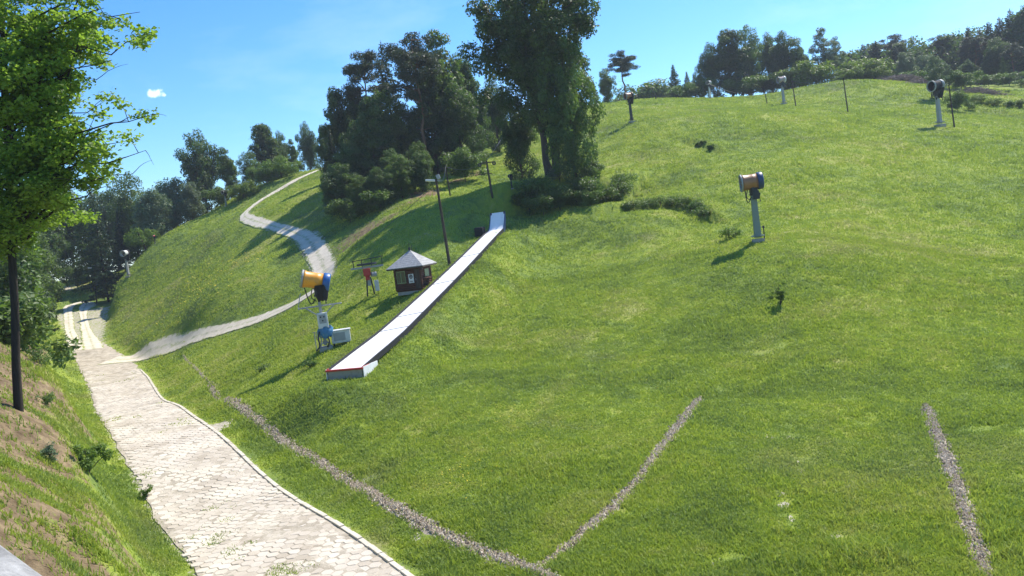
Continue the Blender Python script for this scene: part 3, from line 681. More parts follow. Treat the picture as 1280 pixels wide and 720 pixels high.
def pine(name,h,rad,seed,bare=.55,lean=(0,0),nleaf=13000,ls=.36):
    rng=np.random.default_rng(seed); root=empty(name)
    P=curve((0,0,-.5),(lean[0],lean[1],h*.96),0,rng,12,.04); tubes=[(P,np.linspace(.24,.05,12))]
    ncl=46; z=h*(bare+(1-bare)*rng.uniform(0,1,ncl)**.8); a=rng.uniform(0,6.28,ncl); t=(z/h-bare)/(1-bare)
    r=rad*(.35+.75*np.sin(np.clip(t,0,1)*np.pi*.8+.35))*rng.uniform(.25,1,ncl)
    ctr=np.array([np.interp(z,P[:,2],P[:,0]),np.interp(z,P[:,2],P[:,1])]).T
    cen=np.stack([ctr[:,0]+r*np.cos(a),ctr[:,1]+r*np.sin(a),z],1); cr=rad*rng.uniform(.22,.42,ncl)
    for i in range(ncl):
        kk=np.argmin(abs(P[:,2]-(z[i]-.6))); tubes.append((curve(P[kk],cen[i],.05,rng,5),np.linspace(.08,.025,5)))
    for _ in range(5):
        zz=h*rng.uniform(.3,bare); kk=np.argmin(abs(P[:,2]-zz)); a_=rng.uniform(0,6.28); tubes.append((curve(P[kk],P[kk]+np.array([math.cos(a_),math.sin(a_),.1])*rng.uniform(.6,1.6),0,rng,4),np.linspace(.04,.012,4)))
    tubes_mesh('trunk',tubes,M['bark_pine'],root)
    w=cr**2; w/=w.sum(); k=rng.choice(ncl,nleaf,p=w); dd=rng.normal(0,1,(nleaf,3)); dd/=np.linalg.norm(dd,axis=1)[:,None]
    Q=cen[k]+dd*(cr[k]*rng.uniform(.3,1,nleaf))[:,None]*np.array([1,1,.72]); V,Fs=leaf_cloud(Q,ls,rng,aspect=.35)
    ct=rng.uniform(0,1,ncl); mesh_obj('crown',V,[Fs],M['leaf_pine'],root,attrs={'tint':np.repeat(np.clip(.5*ct[k]+rng.uniform(0,.5,nleaf),0,1),4)}); return root
def spruce(name,h,rad,seed,nleaf=12000,ls=.36,mat='leaf_spruce',base=.06):
    rng=np.random.default_rng(seed); root=empty(name)
    tubes=[(curve((0,0,-.5),(0,0,h),0,rng,8,.01),np.linspace(.2,.02,8))]
    nb=150; z=h*(base+(1-base)*np.linspace(0,1,nb)**.85*.98); a=np.arange(nb)*2.399+rng.normal(0,.3,nb); t=1-(z/h-base)/(1-base); L=rad*(t**.85)*rng.uniform(.65,1.18,nb)+.12
    for i in range(0,nb,6): tubes.append((np.array([(0,0,z[i]),(math.cos(a[i])*L[i]*.8,math.sin(a[i])*L[i]*.8,z[i]-.1*L[i])]),np.array([.04,.015])))
    tubes_mesh('trunk',tubes,M['bark_dark'],root,5)
    w=L**1.5; w/=w.sum(); k=rng.choice(nb,nleaf,p=w); f=rng.uniform(.08,1,nleaf)**.75; wd=.28*L[k]*(1.1-f)+.08
    aa=a[k]; x=np.cos(aa)*L[k]*f; y=np.sin(aa)*L[k]*f; s=rng.normal(0,1,nleaf)*wd*.6; x-=np.sin(aa)*s; y+=np.cos(aa)*s
    zz=z[k]-.28*L[k]*f**1.3+.12*L[k]*f**3-np.abs(rng.normal(0,.16,nleaf))
    V,Fs=leaf_cloud(np.stack([x,y,zz],1),ls,rng,aspect=.4); bt=rng.uniform(0,1,nb)
    mesh_obj('crown',V,[Fs],M[mat],root,attrs={'tint':np.repeat(np.clip(.45*bt[k]+.55*rng.uniform(0,1,nleaf)*(.5+.5*f),0,1),4)}); return root
def bush(name,h,rad,nleaf,ls,seed,mat='leaf_bush',ncl=26,clr=(.2,.38)):
    return deciduous(name,h,.02,rad,ncl,nleaf,ls,seed,M[mat],M['bark'],tr=.05,shape=.95,clr=clr,fill=.5,limbs=8,lumps=.3)
G_={}
def proto(key):
    if key in G_: return G_[key]
    o={ 'oak':lambda:deciduous('deciduous_tree',16,.03,4.9,130,26000,.40,11,M['leaf_dark'],M['bark'],limbs=18,lumps=.5),
        'oak_b':lambda:deciduous('deciduous_tree',16,.02,4.5,130,26000,.40,12,M['leaf_mid'],M['bark'],limbs=18,lumps=.6,forks=2),
        'tall':lambda:deciduous('deciduous_tree',18,.03,3.6,130,26000,.38,13,M['leaf_dark'],M['bark'],limbs=18,lumps=.5,top=.35,clr=(.2,.36)),
        'tall_b':lambda:deciduous('deciduous_tree',18,.02,3.3,130,26000,.38,14,M['leaf_mid'],M['bark'],limbs=18,lumps=.5,top=.45,clr=(.2,.36)),
        'willow':lambda:deciduous('willow_tree',12,.0,4.2,90,22000,.34,15,M['leaf_pale'],M['bark'],limbs=10,lumps=.3,top=.2,clr=(.24,.36)),
        'birch':lambda:deciduous('birch_tree',15,.15,2.6,90,11000,.30,16,M['leaf_pale'],M['bark_birch'],tr=.13,limbs=14,lumps=.5,top=.4,clr=(.2,.34)),
        'pine':lambda:pine('pine_tree',17,3.1,17),
        'pine_b':lambda:pine('pine_tree',18,3.0,18,bare=.45,lean=(.8,.3)),
        'spruce':lambda:spruce('spruce_tree',17,3.4,19),
        'spruce_b':lambda:spruce('spruce_tree',15,3.0,20,mat='leaf_dark'),
        'bush':lambda:bush('bush',3.0,2.2,6500,.20,21),
        'bush_dark':lambda:bush('bush',3.0,2.2,6500,.20,22,'leaf_mid'),
      }[key]()
    nh={'oak':16,'oak_b':16,'tall':18,'tall_b':18,'willow':12,'birch':15,'pine':17,'pine_b':18,'spruce':17,'spruce_b':15,'bush':3,'bush_dark':3}[key]
    G_[key]=(o,nh,[True]); return G_[key]
trng=random.Random(3)
def tree(key,u,y,vtop,label,cat='tree',group=None,wx=1.0,rz=None,sink=0,name=None):
    """stands at depth y in column u; as tall as the photo shows it"""
    o,nh,fresh=proto(key); x,yy,z=foot(u,y)
    hgt=8.0
    for _ in range(8):
        uu,vv=proj((x,yy,z+hgt)); hgt+=(vv-vtop)*y/F*.98
    r=o if fresh[0] else copy_tree(o); fresh[0]=False
    s=hgt/nh; r.location=(x,yy,z-sink); r.rotation_euler=(0,0,trng.uniform(0,6.28) if rz is None else rz); r.scale=(s*wx,s*wx,s)
    if name: r.name=name
    tag(r,label,cat,group); return r
GL='trees along the far edge of the left hill'
tree('willow',196,136,228,'pale grey-green willow at the lower end of the left tree line','tree',GL,.95)
tree('willow',243,139,221,'second pale grey-green willow, in front of the tallest dark tree of the left hill','tree',GL,.85)
tree('oak',262,152,161,'tall dark tree with a ragged crown above the pale willows on the left hill','tree',GL,.72)
tree('tall_b',291,146,186,'light green slender tree at the right side of the tallest dark left-hill tree','tree',GL,.95)
tree('oak_b',318,150,192,'low round tree between the two high tree groups of the left hill','tree',GL,.85)
tree('tall',340,156,147,'tallest tree of the group above the bend of the hillside track','tree',GL,1.25)
tree('oak',358,160,163,'broad dark green tree beside the tallest one above the hillside track','tree',GL,.62)
tree('tall_b',372,158,176,'bright green narrow tree near the top of the hillside track','tree',GL,.8)
tree('oak',391,170,151,'dark tree standing alone where the hillside track meets the skyline','tree',GL,.50)
tree('bush_dark',276,136,232,'dark green bush under the light green slender tree of the left hill','bush',GL,1.0)
tree('bush',305,134,226,'pale bush below the low round tree of the left hill','bush',GL,1.1)
tree('bush_dark',330,138,208,'bush at the foot of the tallest left-hill tree','bush',GL,1.2)
tree('bush',352,140,196,'bright bush under the broad dark tree of the left hill','bush',GL,1.2)
tree('willow',222,150,212,'grey willow top showing between two pale willows','tree',GL,.9)
tree('oak_b',176,150,222,'mid green tree behind the lower willow at the foot of the left hill','tree',GL,.8)
GV='trees at the valley end of the road'
tree('spruce',136,128,238,'dark spruce beside the shaded end of the valley road','tree',GV,1.0)
tree('spruce_b',118,140,248,'small spruce partly behind the dark spruce at the valley road','tree',GV,1.1)
tree('spruce',158,146,262,'narrow dark spruce right of the valley road spruce','tree',GV,.8)
tree('oak_b',40,110,268,'leafy tree left of the valley road, behind the lone dark trunk','tree',GV,.9)
tree('oak',96,150,226,'high green tree behind the end of the valley road','tree',GV,.8)
tree('tall_b',20,92,225,'tree at the left edge above the bank','tree',GV,1.2)
tree('oak_b',-25,70,150,'broad tree cut off by the left picture edge behind the bank','tree',GV,1.0)
tree('oak',-12,60,262,'shady low tree standing right behind the lone dark trunk','tree',GV,.9)
tree('oak',18,84,285,'low dark green tree beside the grass patch of the valley road','tree',GV,1.0)
tree('bush_dark',62,124,352,'dense bush left of the start of the valley shade','bush',GV,.9)
tree('bush_dark',30,98,365,'bush on the slope left of the valley road','bush',GV,.8)
tree('bush_dark',8,60,372,'dark bush on the bank behind the lone trunk','bush',GV,.9)
tree('oak',62,142,262,'dark tree beyond the valley end of the road','tree',GV,1.0)
tree('spruce',36,100,275,'dark spruce behind the lone trunk','tree',GV,1.1)
tree('bush_dark',2,46,372,'dark bush at the left picture edge on the bank','bush',GV,1.2)
tree('bush',184,131,284,'pale bush at the foot of the lower willow','bush',GV,1.0)
tree('willow',150,160,225,'grey-green tree rising behind the dark valley spruces','tree',GV,1.0)
GC='trees of the copse between the two hillside tracks'
tree('tall',434,112,98,'dark tall tree forming the left edge of the copse','tree',GC,.72)
tree('pine_b',468,115,64,'leaning pine with a flat crown over the left part of the copse','tree',GC,1.0,.3)
tree('pine',538,110,43,'pine with a long bare reddish trunk in the middle of the copse','tree',GC,1.05)
tree('tall_b',566,116,42,'tallest light green tree of the copse, right of the bare pine trunk','tree',GC,.95)
tree('tall',596,122,62,'dark tree at the right end of the copse','tree',GC,.8)
tree('oak',455,108,150,'dense dark tree at the left foot of the copse','tree',GC,.85)
tree('oak_b',488,110,118,'dense tree under the two pines of the copse','tree',GC,.85)
tree('oak',515,112,132,'dark tree behind the bare pine trunk','tree',GC,.8)
tree('spruce',424,106,160,'small dark spruce beside the hillside track at the copse','tree',GC,.95)
tree('spruce',498,122,50,'dark spruce behind the pines of the copse','tree',GC,1.0)
tree('tall',412,122,150,'dark tree showing at the left edge behind the copse','tree',GC,.7)
tree('oak_b',530,102,180,'small light green tree in front of the copse above the bare soil','tree',GC,.8)
tree('oak',448,103,175,'low dark tree at the foot of the copse, left of the bare soil','tree',GC,.95)
tree('tall',474,105,112,'dark tree between the leaning pine and the bare pine trunk','tree',GC,1.0)
tree('oak',496,101,185,'low dark tree over the bare soil bank','tree',GC,1.0)
tree('tall',548,112,72,'dark tree filling the copse behind the bare pine trunk','tree',GC,.9)
tree('oak',580,112,100,'dense dark tree at the right foot of the copse','tree',GC,.8)
tree('tall',455,116,100,'dark tree behind the leaning pine','tree',GC,.9)
tree('oak',422,100,205,'low dark tree at the lower left foot of the copse','tree',GC,.9)
tree('bush_dark',582,104,186,'green bush on the soil bank at the right of the copse','bush',GC,1.0)
tree('bush_dark',601,116,190,'small bush at the top of the soil bank','bush',GC,1.0)
for _u,_y,_v,_k,_l in ((432,97,203,'oak','low leafy tree at the lower left edge of the copse'),(452,95,222,'oak_b','low leafy tree over the dark bank, left of the middle of the copse'),(476,95,208,'oak','low leafy tree over the dark bank under the leaning pine'),(503,97,196,'oak_b','low leafy tree over the dark bank beside the bare pine trunk'),(528,99,190,'oak','low leafy tree at the right end of the dark bank'),(418,99,232,'oak','lowest dark tree beside the hillside track at the copse')):
    tree(_k,_u,_y,_v,_l,'tree',GC,1.15)
tree('bush_dark',462,94,238,'dark bush hanging over the bare soil at the foot of the copse','bush',GC,1.3)
tree('bush_dark',438,94,248,'dark bush at the lower left corner of the copse','bush',GC,1.2)
tree('bush_dark',500,98,222,'dark bush above the bare soil bank','bush',GC,1.1)
tree('oak',625,130,95,'dark tree filling the gap between the copse and the big tree','tree',GC,.6)
tree('oak_b',610,138,125,'green tree low behind the gap left of the big tree','tree',GC,.8)
# the big tree on the embankment
x,y,z=foot(690,85)
bt=deciduous('big_tree',24,.12,6.3,250,82000,.32,31,M['leaf_dark'],M['bark'],tr=.42,forks=3,limbs=40,lumps=.6,clr=(.11,.21),fill=.5,lean=(-.6,0),twigs=20)
bt.location=(x,y,z); tag(bt,'very tall dark broadleaved tree with several trunks on the shaded embankment','tree')
tree('oak_b',724,82,58,'sunlit right lobe of the very tall dark tree, made as an added brighter tree','tree',None,.62)  # separate brighter tree added to imitate the big crown's sunlit right lobe
tree('oak',655,90,120,'dense low dark tree filling the left foot of the very tall tree','tree',None,.62)
for i,(u,y,v,lb) in enumerate([(745,82,205,'dark bush at the right foot of the very tall tree'),(662,80,222,'dark bush at the left foot of the very tall tree'),(722,79,222,'weedy bush in the deep shade under the very tall tree'),(768,80,228,'bush where the shaded embankment runs out to the right'),(700,78,236,'low dark bush added as shade on the steep face of the embankment, under the trunks'),(738,77,236,'low dark bush added as shade on the steep face of the embankment, right of the trunks'),(680,77,240,'low dark bush added as shade on the embankment above the ramp end')]):  # the low dark bushes are added to stand in for shade on the embankment face
    tree('bush_dark',u,y,v,lb,'bush','bushes round the foot of the big tree',1.1)
GT='trees along the top of the ski slope'
for key,u,y,v,w,lb in [('pine',782,172,67,1.75,'lone pine with open crown on the skyline right of the very tall tree'),
  ('oak_b',760,176,88,.9,'dark rounded tree beside the lone skyline pine'),('spruce_b',745,178,100,1.2,'low dark tree peeping out right of the very tall tree'),
  ('spruce_b',846,190,80,1.35,'small pointed conifer at the left end of the hilltop trees'),('spruce_b',862,190,89,1.2,'second small conifer at the left end of the hilltop trees'),
  ('oak_b',878,188,82,.7,'light green young tree beside the hilltop conifers'),('oak',893,188,52,.6,'dark ragged tree at the left shoulder of the hilltop grove'),
  ('tall',916,186,30,1.3,'highest tree of the hilltop grove'),('oak_b',938,190,37,.75,'round green tree right of the highest hilltop tree'),
  ('oak',966,194,40,.8,'broad dark tree in the middle of the hilltop grove'),('oak',985,188,38,.95,'broadest dark round tree of the hilltop grove'),
  ('oak',1004,184,56,.75,'rounded tree at the right shoulder of the hilltop grove'),('bush',1014,178,72,1.3,'light green bush at the right foot of the hilltop grove'),
  ('birch',1034,184,38,1.2,'slim pale birch right of the hilltop grove'),('birch',1048,186,50,1.1,'second slim pale birch right of the hilltop grove'),
  ('bush_dark',870,184,100,1.5,'low dark scrub under the small hilltop conifers'),('bush_dark',930,184,96,1.8,'low dark scrub under the hilltop grove'),('bush_dark',955,186,92,1.8,'dark scrub in the shade of the broad hilltop trees'),('bush_dark',990,182,88,1.6,'dark scrub under the broadest hilltop tree')]:
    tree(key,u,y,v,lb,'tree' if 'bush' not in key else 'bush',GT,w)
GR='bushes and small trees before the right-hand forest'
for key,u,y,v,w,lb in [('bush',1076,172,72,1.5,'bright rounded bush on the crest, left of the brushwood piles'),('bush',1062,168,86,1.3,'low bright bush left end of the crest hedge'),
  ('bush',1094,168,84,1.4,'pale hedge bush right of the bright rounded one'),('bush_dark',1140,172,88,1.3,'dark bush beside the first brushwood pile'),
  ('willow',1134,196,60,.95,'light round willow in front of the dark forest'),('willow',1156,200,64,.8,'second light willow in front of the dark forest'),
  ('birch',1172,140,72,1.3,'airy small tree behind the hillside snow gun'),('birch',1184,150,80,1.2,'small grey-leaved tree right of the airy one'),
  ('bush_dark',1202,150,88,1.2,'dark small bush standing right of the grey-leaved tree'),('bush_dark',1197,128,114,.9,'dark bush at the upper left corner of the scrub strip'),
  ('bush',1222,136,118,1.6,'pale bush in the middle of the scrub strip'),('bush',1243,134,122,1.5,'pale bush right of the middle of the scrub strip'),('bush_dark',1262,132,126,1.3,'dark bush in the scrub strip'),('bush',1278,132,122,1.4,'light bush at the right end of the scrub strip'),
  ('bush_dark',1214,130,126,.9,'low dark bush at the front of the scrub strip'),('bush',1260,150,112,1.5,'light bush below the forest edge at far right'),('bush_dark',1196,160,98,1.5,'dark bush at the forest edge, left of the upper brushwood pile'),('bush_dark',1236,165,92,1.6,'dark bush at the forest edge behind the upper brushwood pile'),('bush_dark',1262,168,90,1.6,'big dark bush at the forest edge near the right picture side'),('bush_dark',1284,160,96,1.5,'dark bush at the forest edge cut by the right picture side'),('spruce_b',1256,176,70,1.0,'young light spruce before the forest edge at right')]:
    tree(key,u,y,v,lb,'bush' if 'bush' in key else 'tree',GR,w)
FW='wall of trees at the right edge of the slope'
k=0
_c={}
for i,(u,v,y) in enumerate(sorted([(1058,70,222),(1066,66,212),(1084,58,214),(1092,60,224),(1100,54,216),(1116,50,220),(1124,60,210),(1130,52,214),(1146,48,222),(1154,66,210),(1160,60,226),(1174,52,218),(1183,60,208),(1190,42,214),(1204,46,220),(1216,36,210),(1223,50,200),(1230,38,216),(1242,30,206),(1250,50,190),(1256,24,208),(1270,14,200),(1286,8,196),(1300,4,196),(1238,70,190),(1268,60,184),(1290,50,180),(1212,78,194)])):
    key=['spruce','tall','spruce','oak','spruce','pine'][i%6]
    _nm={'spruce':'dark pointed spruce','tall':'tall dark broadleaved tree','oak':'rounded dark tree','pine':'open-crowned pine'}[key]; _c[key]=_c.get(key,0)+1
    tree(key,u,y,v-4,_nm+', number '+('one two three four five six seven eight nine ten eleven twelve thirteen fourteen fifteen').split()[_c[key]-1]+' of its kind from the left in the right-hand forest','tree',FW,1.6 if key!='oak' else 1.0)
for i,(u,v,y) in enumerate([(803,106,230),(815,110,235),(826,112,228)]):
    tree('bush_dark',u,y,v,['leftmost','middle','rightmost'][i]+' of three tiny far tree tops between the lone pine and the hilltop conifers','tree','far tree tops on the skyline',1.6)

# the mass of the wood behind the trees of the forest wall: nobody could count it
def wood_mass():
    rng=np.random.default_rng(91); n=420; U=rng.uniform(1052,1420,n); Yd=rng.uniform(205,245,n); cen=[]
    for u,yd in zip(U,Yd):
        x=ray(u,120)[0]*yd; z=float(H(x,yd)); top=np.interp(u,[1050,1100,1200,1280,1400],[74,60,46,24,10]); zt=CAMZ+ray(u,top)[2]*yd; cen.append((x,yd,z+rng.uniform(.02,.94)*(zt-z)))
    cen=np.array(cen); N_=60000; k=rng.integers(0,n,N_); dd=rng.normal(0,1,(N_,3)); dd/=np.linalg.norm(dd,axis=1)[:,None]
    P=cen[k]+dd*(rng.uniform(.4,1,N_)*2.9)[:,None]; V,Fs=leaf_cloud(P,.75,rng); t=rng.uniform(0,1,n)
    o=mesh_obj('wood',V,[Fs],M['leaf_dark'],attrs={'tint':np.repeat(np.clip(.5*t[k]+rng.uniform(0,.5,N_),0,1),4)}); tag(o,'dark mass of the wood behind the trees on the right','wood',None,'stuff')
wood_mass()
# foreground tree at the left edge
x,y,z=foot(23,28)
def fore_tree():
    rng=np.random.default_rng(77); root=empty('foreground_tree',(x,y,z))
    def loc(u,v,yy): d=ray(u,v); return np.array([d[0]*yy-x,yy-y,CAMZ+d[2]*yy-z])
    trunk=np.array([(-.06,0,-.6),(.18,0,1.5),(.46,.05,3.5),(.76,.05,6),(1.1,.1,8.5),(1.35,.2,11),(1.8,.1,14),(2.0,0,17)]); tr=np.array([.16,.14,.13,.125,.12,.11,.08,.03])
    tubes=[(trunk,tr)]
    ends=[(190,40,27),(150,22,28),(130,10,26),(175,15,28),(140,75,27),(120,100,27),(110,60,26),(190,143,26.5),(160,150,27),(150,178,26.5),(182,188,27),(165,218,27),(120,205,26.5),(135,232,27),
          (60,40,27),(20,20,28),(80,10,27),(40,90,26),(70,120,27),(20,130,27),(90,150,26.5),(50,165,26),(10,185,27),(100,185,27),(30,215,27),(60,235,27),(15,250,27),(90,222,26.5),(-20,60,28),(-30,140,28),(-20,210,28),
          (75,70,29),(30,160,29),(95,110,29),(0,100,25.5),(55,200,28.5),(100,40,28.5),(-10,10,27),(45,-15,27),(110,-15,27),(160,-10,27),(40,260,28),(125,130,27),(140,195,27),(5,60,27),(50,60,28),(85,90,27.5),(20,90,28),(110,160,28),(-15,260,27.5),(5,225,26.5),(5,285,28),(35,272,28.5),(-15,300,28)]
    cen=[];cr=[];tn=[]
    for (u,v,yy) in ends:
        e=loc(u,v,yy); hz=min(max(e[2]-.5-.22*np.hypot(e[0],e[1]),4.6),16); kk=np.array([np.interp(hz,trunk[:,2],trunk[:,q]) for q in range(3)])
        P=curve(kk,e,.10,rng,8,.11); L=np.linalg.norm(e-kk); tubes.append((P,np.linspace(.035+.004*L,.008,8)))
        m=6 if u>100 else 8
        for q in range(m):
            t=rng.uniform(.35,1.0); j=int(t*6.99); base=P[j]*(1-(t*7-j))+P[min(7,j+1)]*(t*7-j) if j<7 else P[7]
            off=rng.normal(0,.42 if u>100 else .62,3)*np.array([1,1,.7]); c=base+off; cen.append(c); cr.append(rng.uniform(.26,.55) if u>100 else rng.uniform(.35,.72)); tn.append(rng.uniform(0,1))
            tubes.append((curve(base,c,.1,rng,4),np.linspace(.014,.004,4)))
    for (a,b) in (((120,100,27),(160,80,27)),((190,143,26.5),(208,145,26.5)),((165,218,27),(190,200,27)),((182,188,27),(192,206,27))):
        tubes.append((curve(loc(*a),loc(*b),.08,rng,6,.03),np.linspace(.012,.004,6)))
    tubes_mesh('trunk',tubes,M['bark_dark'],root,6)
    cen=np.array(cen);cr=np.array(cr);tn=np.array(tn)
    nl=46000; w=cr**2; w/=w.sum(); k=rng.choice(len(cen),nl,p=w); dd=rng.normal(0,1,(nl,3)); dd/=np.linalg.norm(dd,axis=1)[:,None]
    Pn=cen[k]+dd*(cr[k]*rng.uniform(.1,1,nl)**.6)[:,None]*np.array([1,1,.6])+rng.normal(0,.04,(nl,3))
    V,Fs=leaf_cloud(Pn,.155,rng,up=.6,aspect=.7)
    mesh_obj('crown',V,[Fs],M['leaf_bright'],root,attrs={'tint':np.repeat(np.clip(.5*tn[k]+rng.uniform(0,.5,nl),0,1),4)})
    tag(root,'bright leafy tree with a thin dark trunk on the bank at the left edge','tree')
fore_tree()
# bushes and weeds on the near ground
def small_bush(u,v,hgt,rad,nl,ls,seed,label,mat='leaf_bush'):
    p=at(u,v); o=bush('bush',hgt,rad,nl,ls,seed,mat,18); o.location=p-np.array([0,0,.05]); tag(o,label,'bush'); return o
small_bush(112,592,1.05,.62,2600,.095,41,'lush green bush growing on the eroded bank beside the paved road')
small_bush(184,622,.55,.28,500,.08,42,'small weed clump at the left edge of the paved road')
small_bush(64,578,.7,.35,600,.07,43,'thin grey-green weed on the bank left of the lush bush','leaf_pale')
small_bush(122,395,.01+1.0,.5,600,.1,44,'low weed beside the fork of the two roads') if False else None
small_bush(976,383,1.5,.45,900,.11,45,'spindly young plant in the open slope below the right snow gun')
small_bush(60,505,.55,.5,600,.08,46,'dark leafy weed on the bare soil of the bank right of the trunk','leaf_mid')
small_bush(50,455,.9,.6,700,.1,47,'small dark bush on the brown bank above the road','leaf_mid')
small_bush(912,300,1.0,.9,1300,.12,48,'low weeds on the slope left of the right snow gun','leaf_bush')
small_bush(330,463,.45,.7,700,.09,49,'flat dark weed patch in the meadow left of the ramp end','leaf_mid')
small_bush(388,460,.6,.5,600,.09,50,'dark weeds at the foot of the orange snow gun','leaf_mid')
for i,(u,v,hh,rr) in enumerate([(786,262,.8,1.2),(806,259,.9,1.3),(826,257,.8,1.3),(846,259,.9,1.2),(864,264,.8,1.2),(880,270,.7,1.0)]):
    o=small_bush(u,v,hh,rr,1800,.13,60+i,['leftmost','second','third','fourth','fifth','rightmost'][i]+' clump of dark weeds along the slumped ledge, counted from the left','leaf_mid'); o['group']='weeds along the slumped ledge'
for i,(u,v,hh,rr,lb) in enumerate([(876,182,.5,.7,'dark scrub at the left of the upper ledge'),(889,186,.5,.6,'dark scrub at the right of the upper ledge'),(700,228,2.2,1.4,'pale weedy shrub beside the trunks of the very tall tree'),(735,228,2.6,2.0,'leafy shrub on top of the shaded embankment'),(775,236,1.8,1.6,'low shrub at the right end of the shaded embankment'),(415,268,2.6,.7,'slim dark young tree beside the upper hillside track')]):
    small_bush(u,v,hh,rr,2200,.15,70+i,lb,'leaf_mid' if i not in (2,) else 'leaf_pale')
def brushpile(u,v,y,w,h_,seed,label):
    rng=np.random.default_rng(seed); x,yy,z=foot(u,y); mb=MB()
    for _ in range(420):
        a=rng.uniform(0,6.28); c=np.array([rng.normal(0,w*.3),rng.normal(0,w*.15),0]); hh=h_*math.exp(-(c[0]/(w*.45))**2)*rng.uniform(0,1); c[2]=hh
        L=rng.uniform(.8,2.0); d=np.array([math.cos(a),math.sin(a),rng.normal(0,.25)])*L/2; zz=float(H(x+c[0],yy+c[1]))-z
        mb.tube([c-d+[0,0,zz],c+d+[0,0,zz]],np.array([.05,.02]),4,cap=False)
    o=mb.build('brushwood_pile',M['brush']); o.location=(x,yy,z); tag(o,label,'brushwood','piles of cut brushwood')
brushpile(1118,100,166,7,1.1,1,'grey pile of cut brushwood beside the bright crest bushes')
brushpile(1134,104,164,8,1.4,2,'brushwood pile left of the airy small tree')
brushpile(1226,116,146,7,1.1,3,'brushwood pile above the scrub strip below the forest')
brushpile(1160,110,158,6,.9,4,'low brushwood heap behind the hillside snow gun')

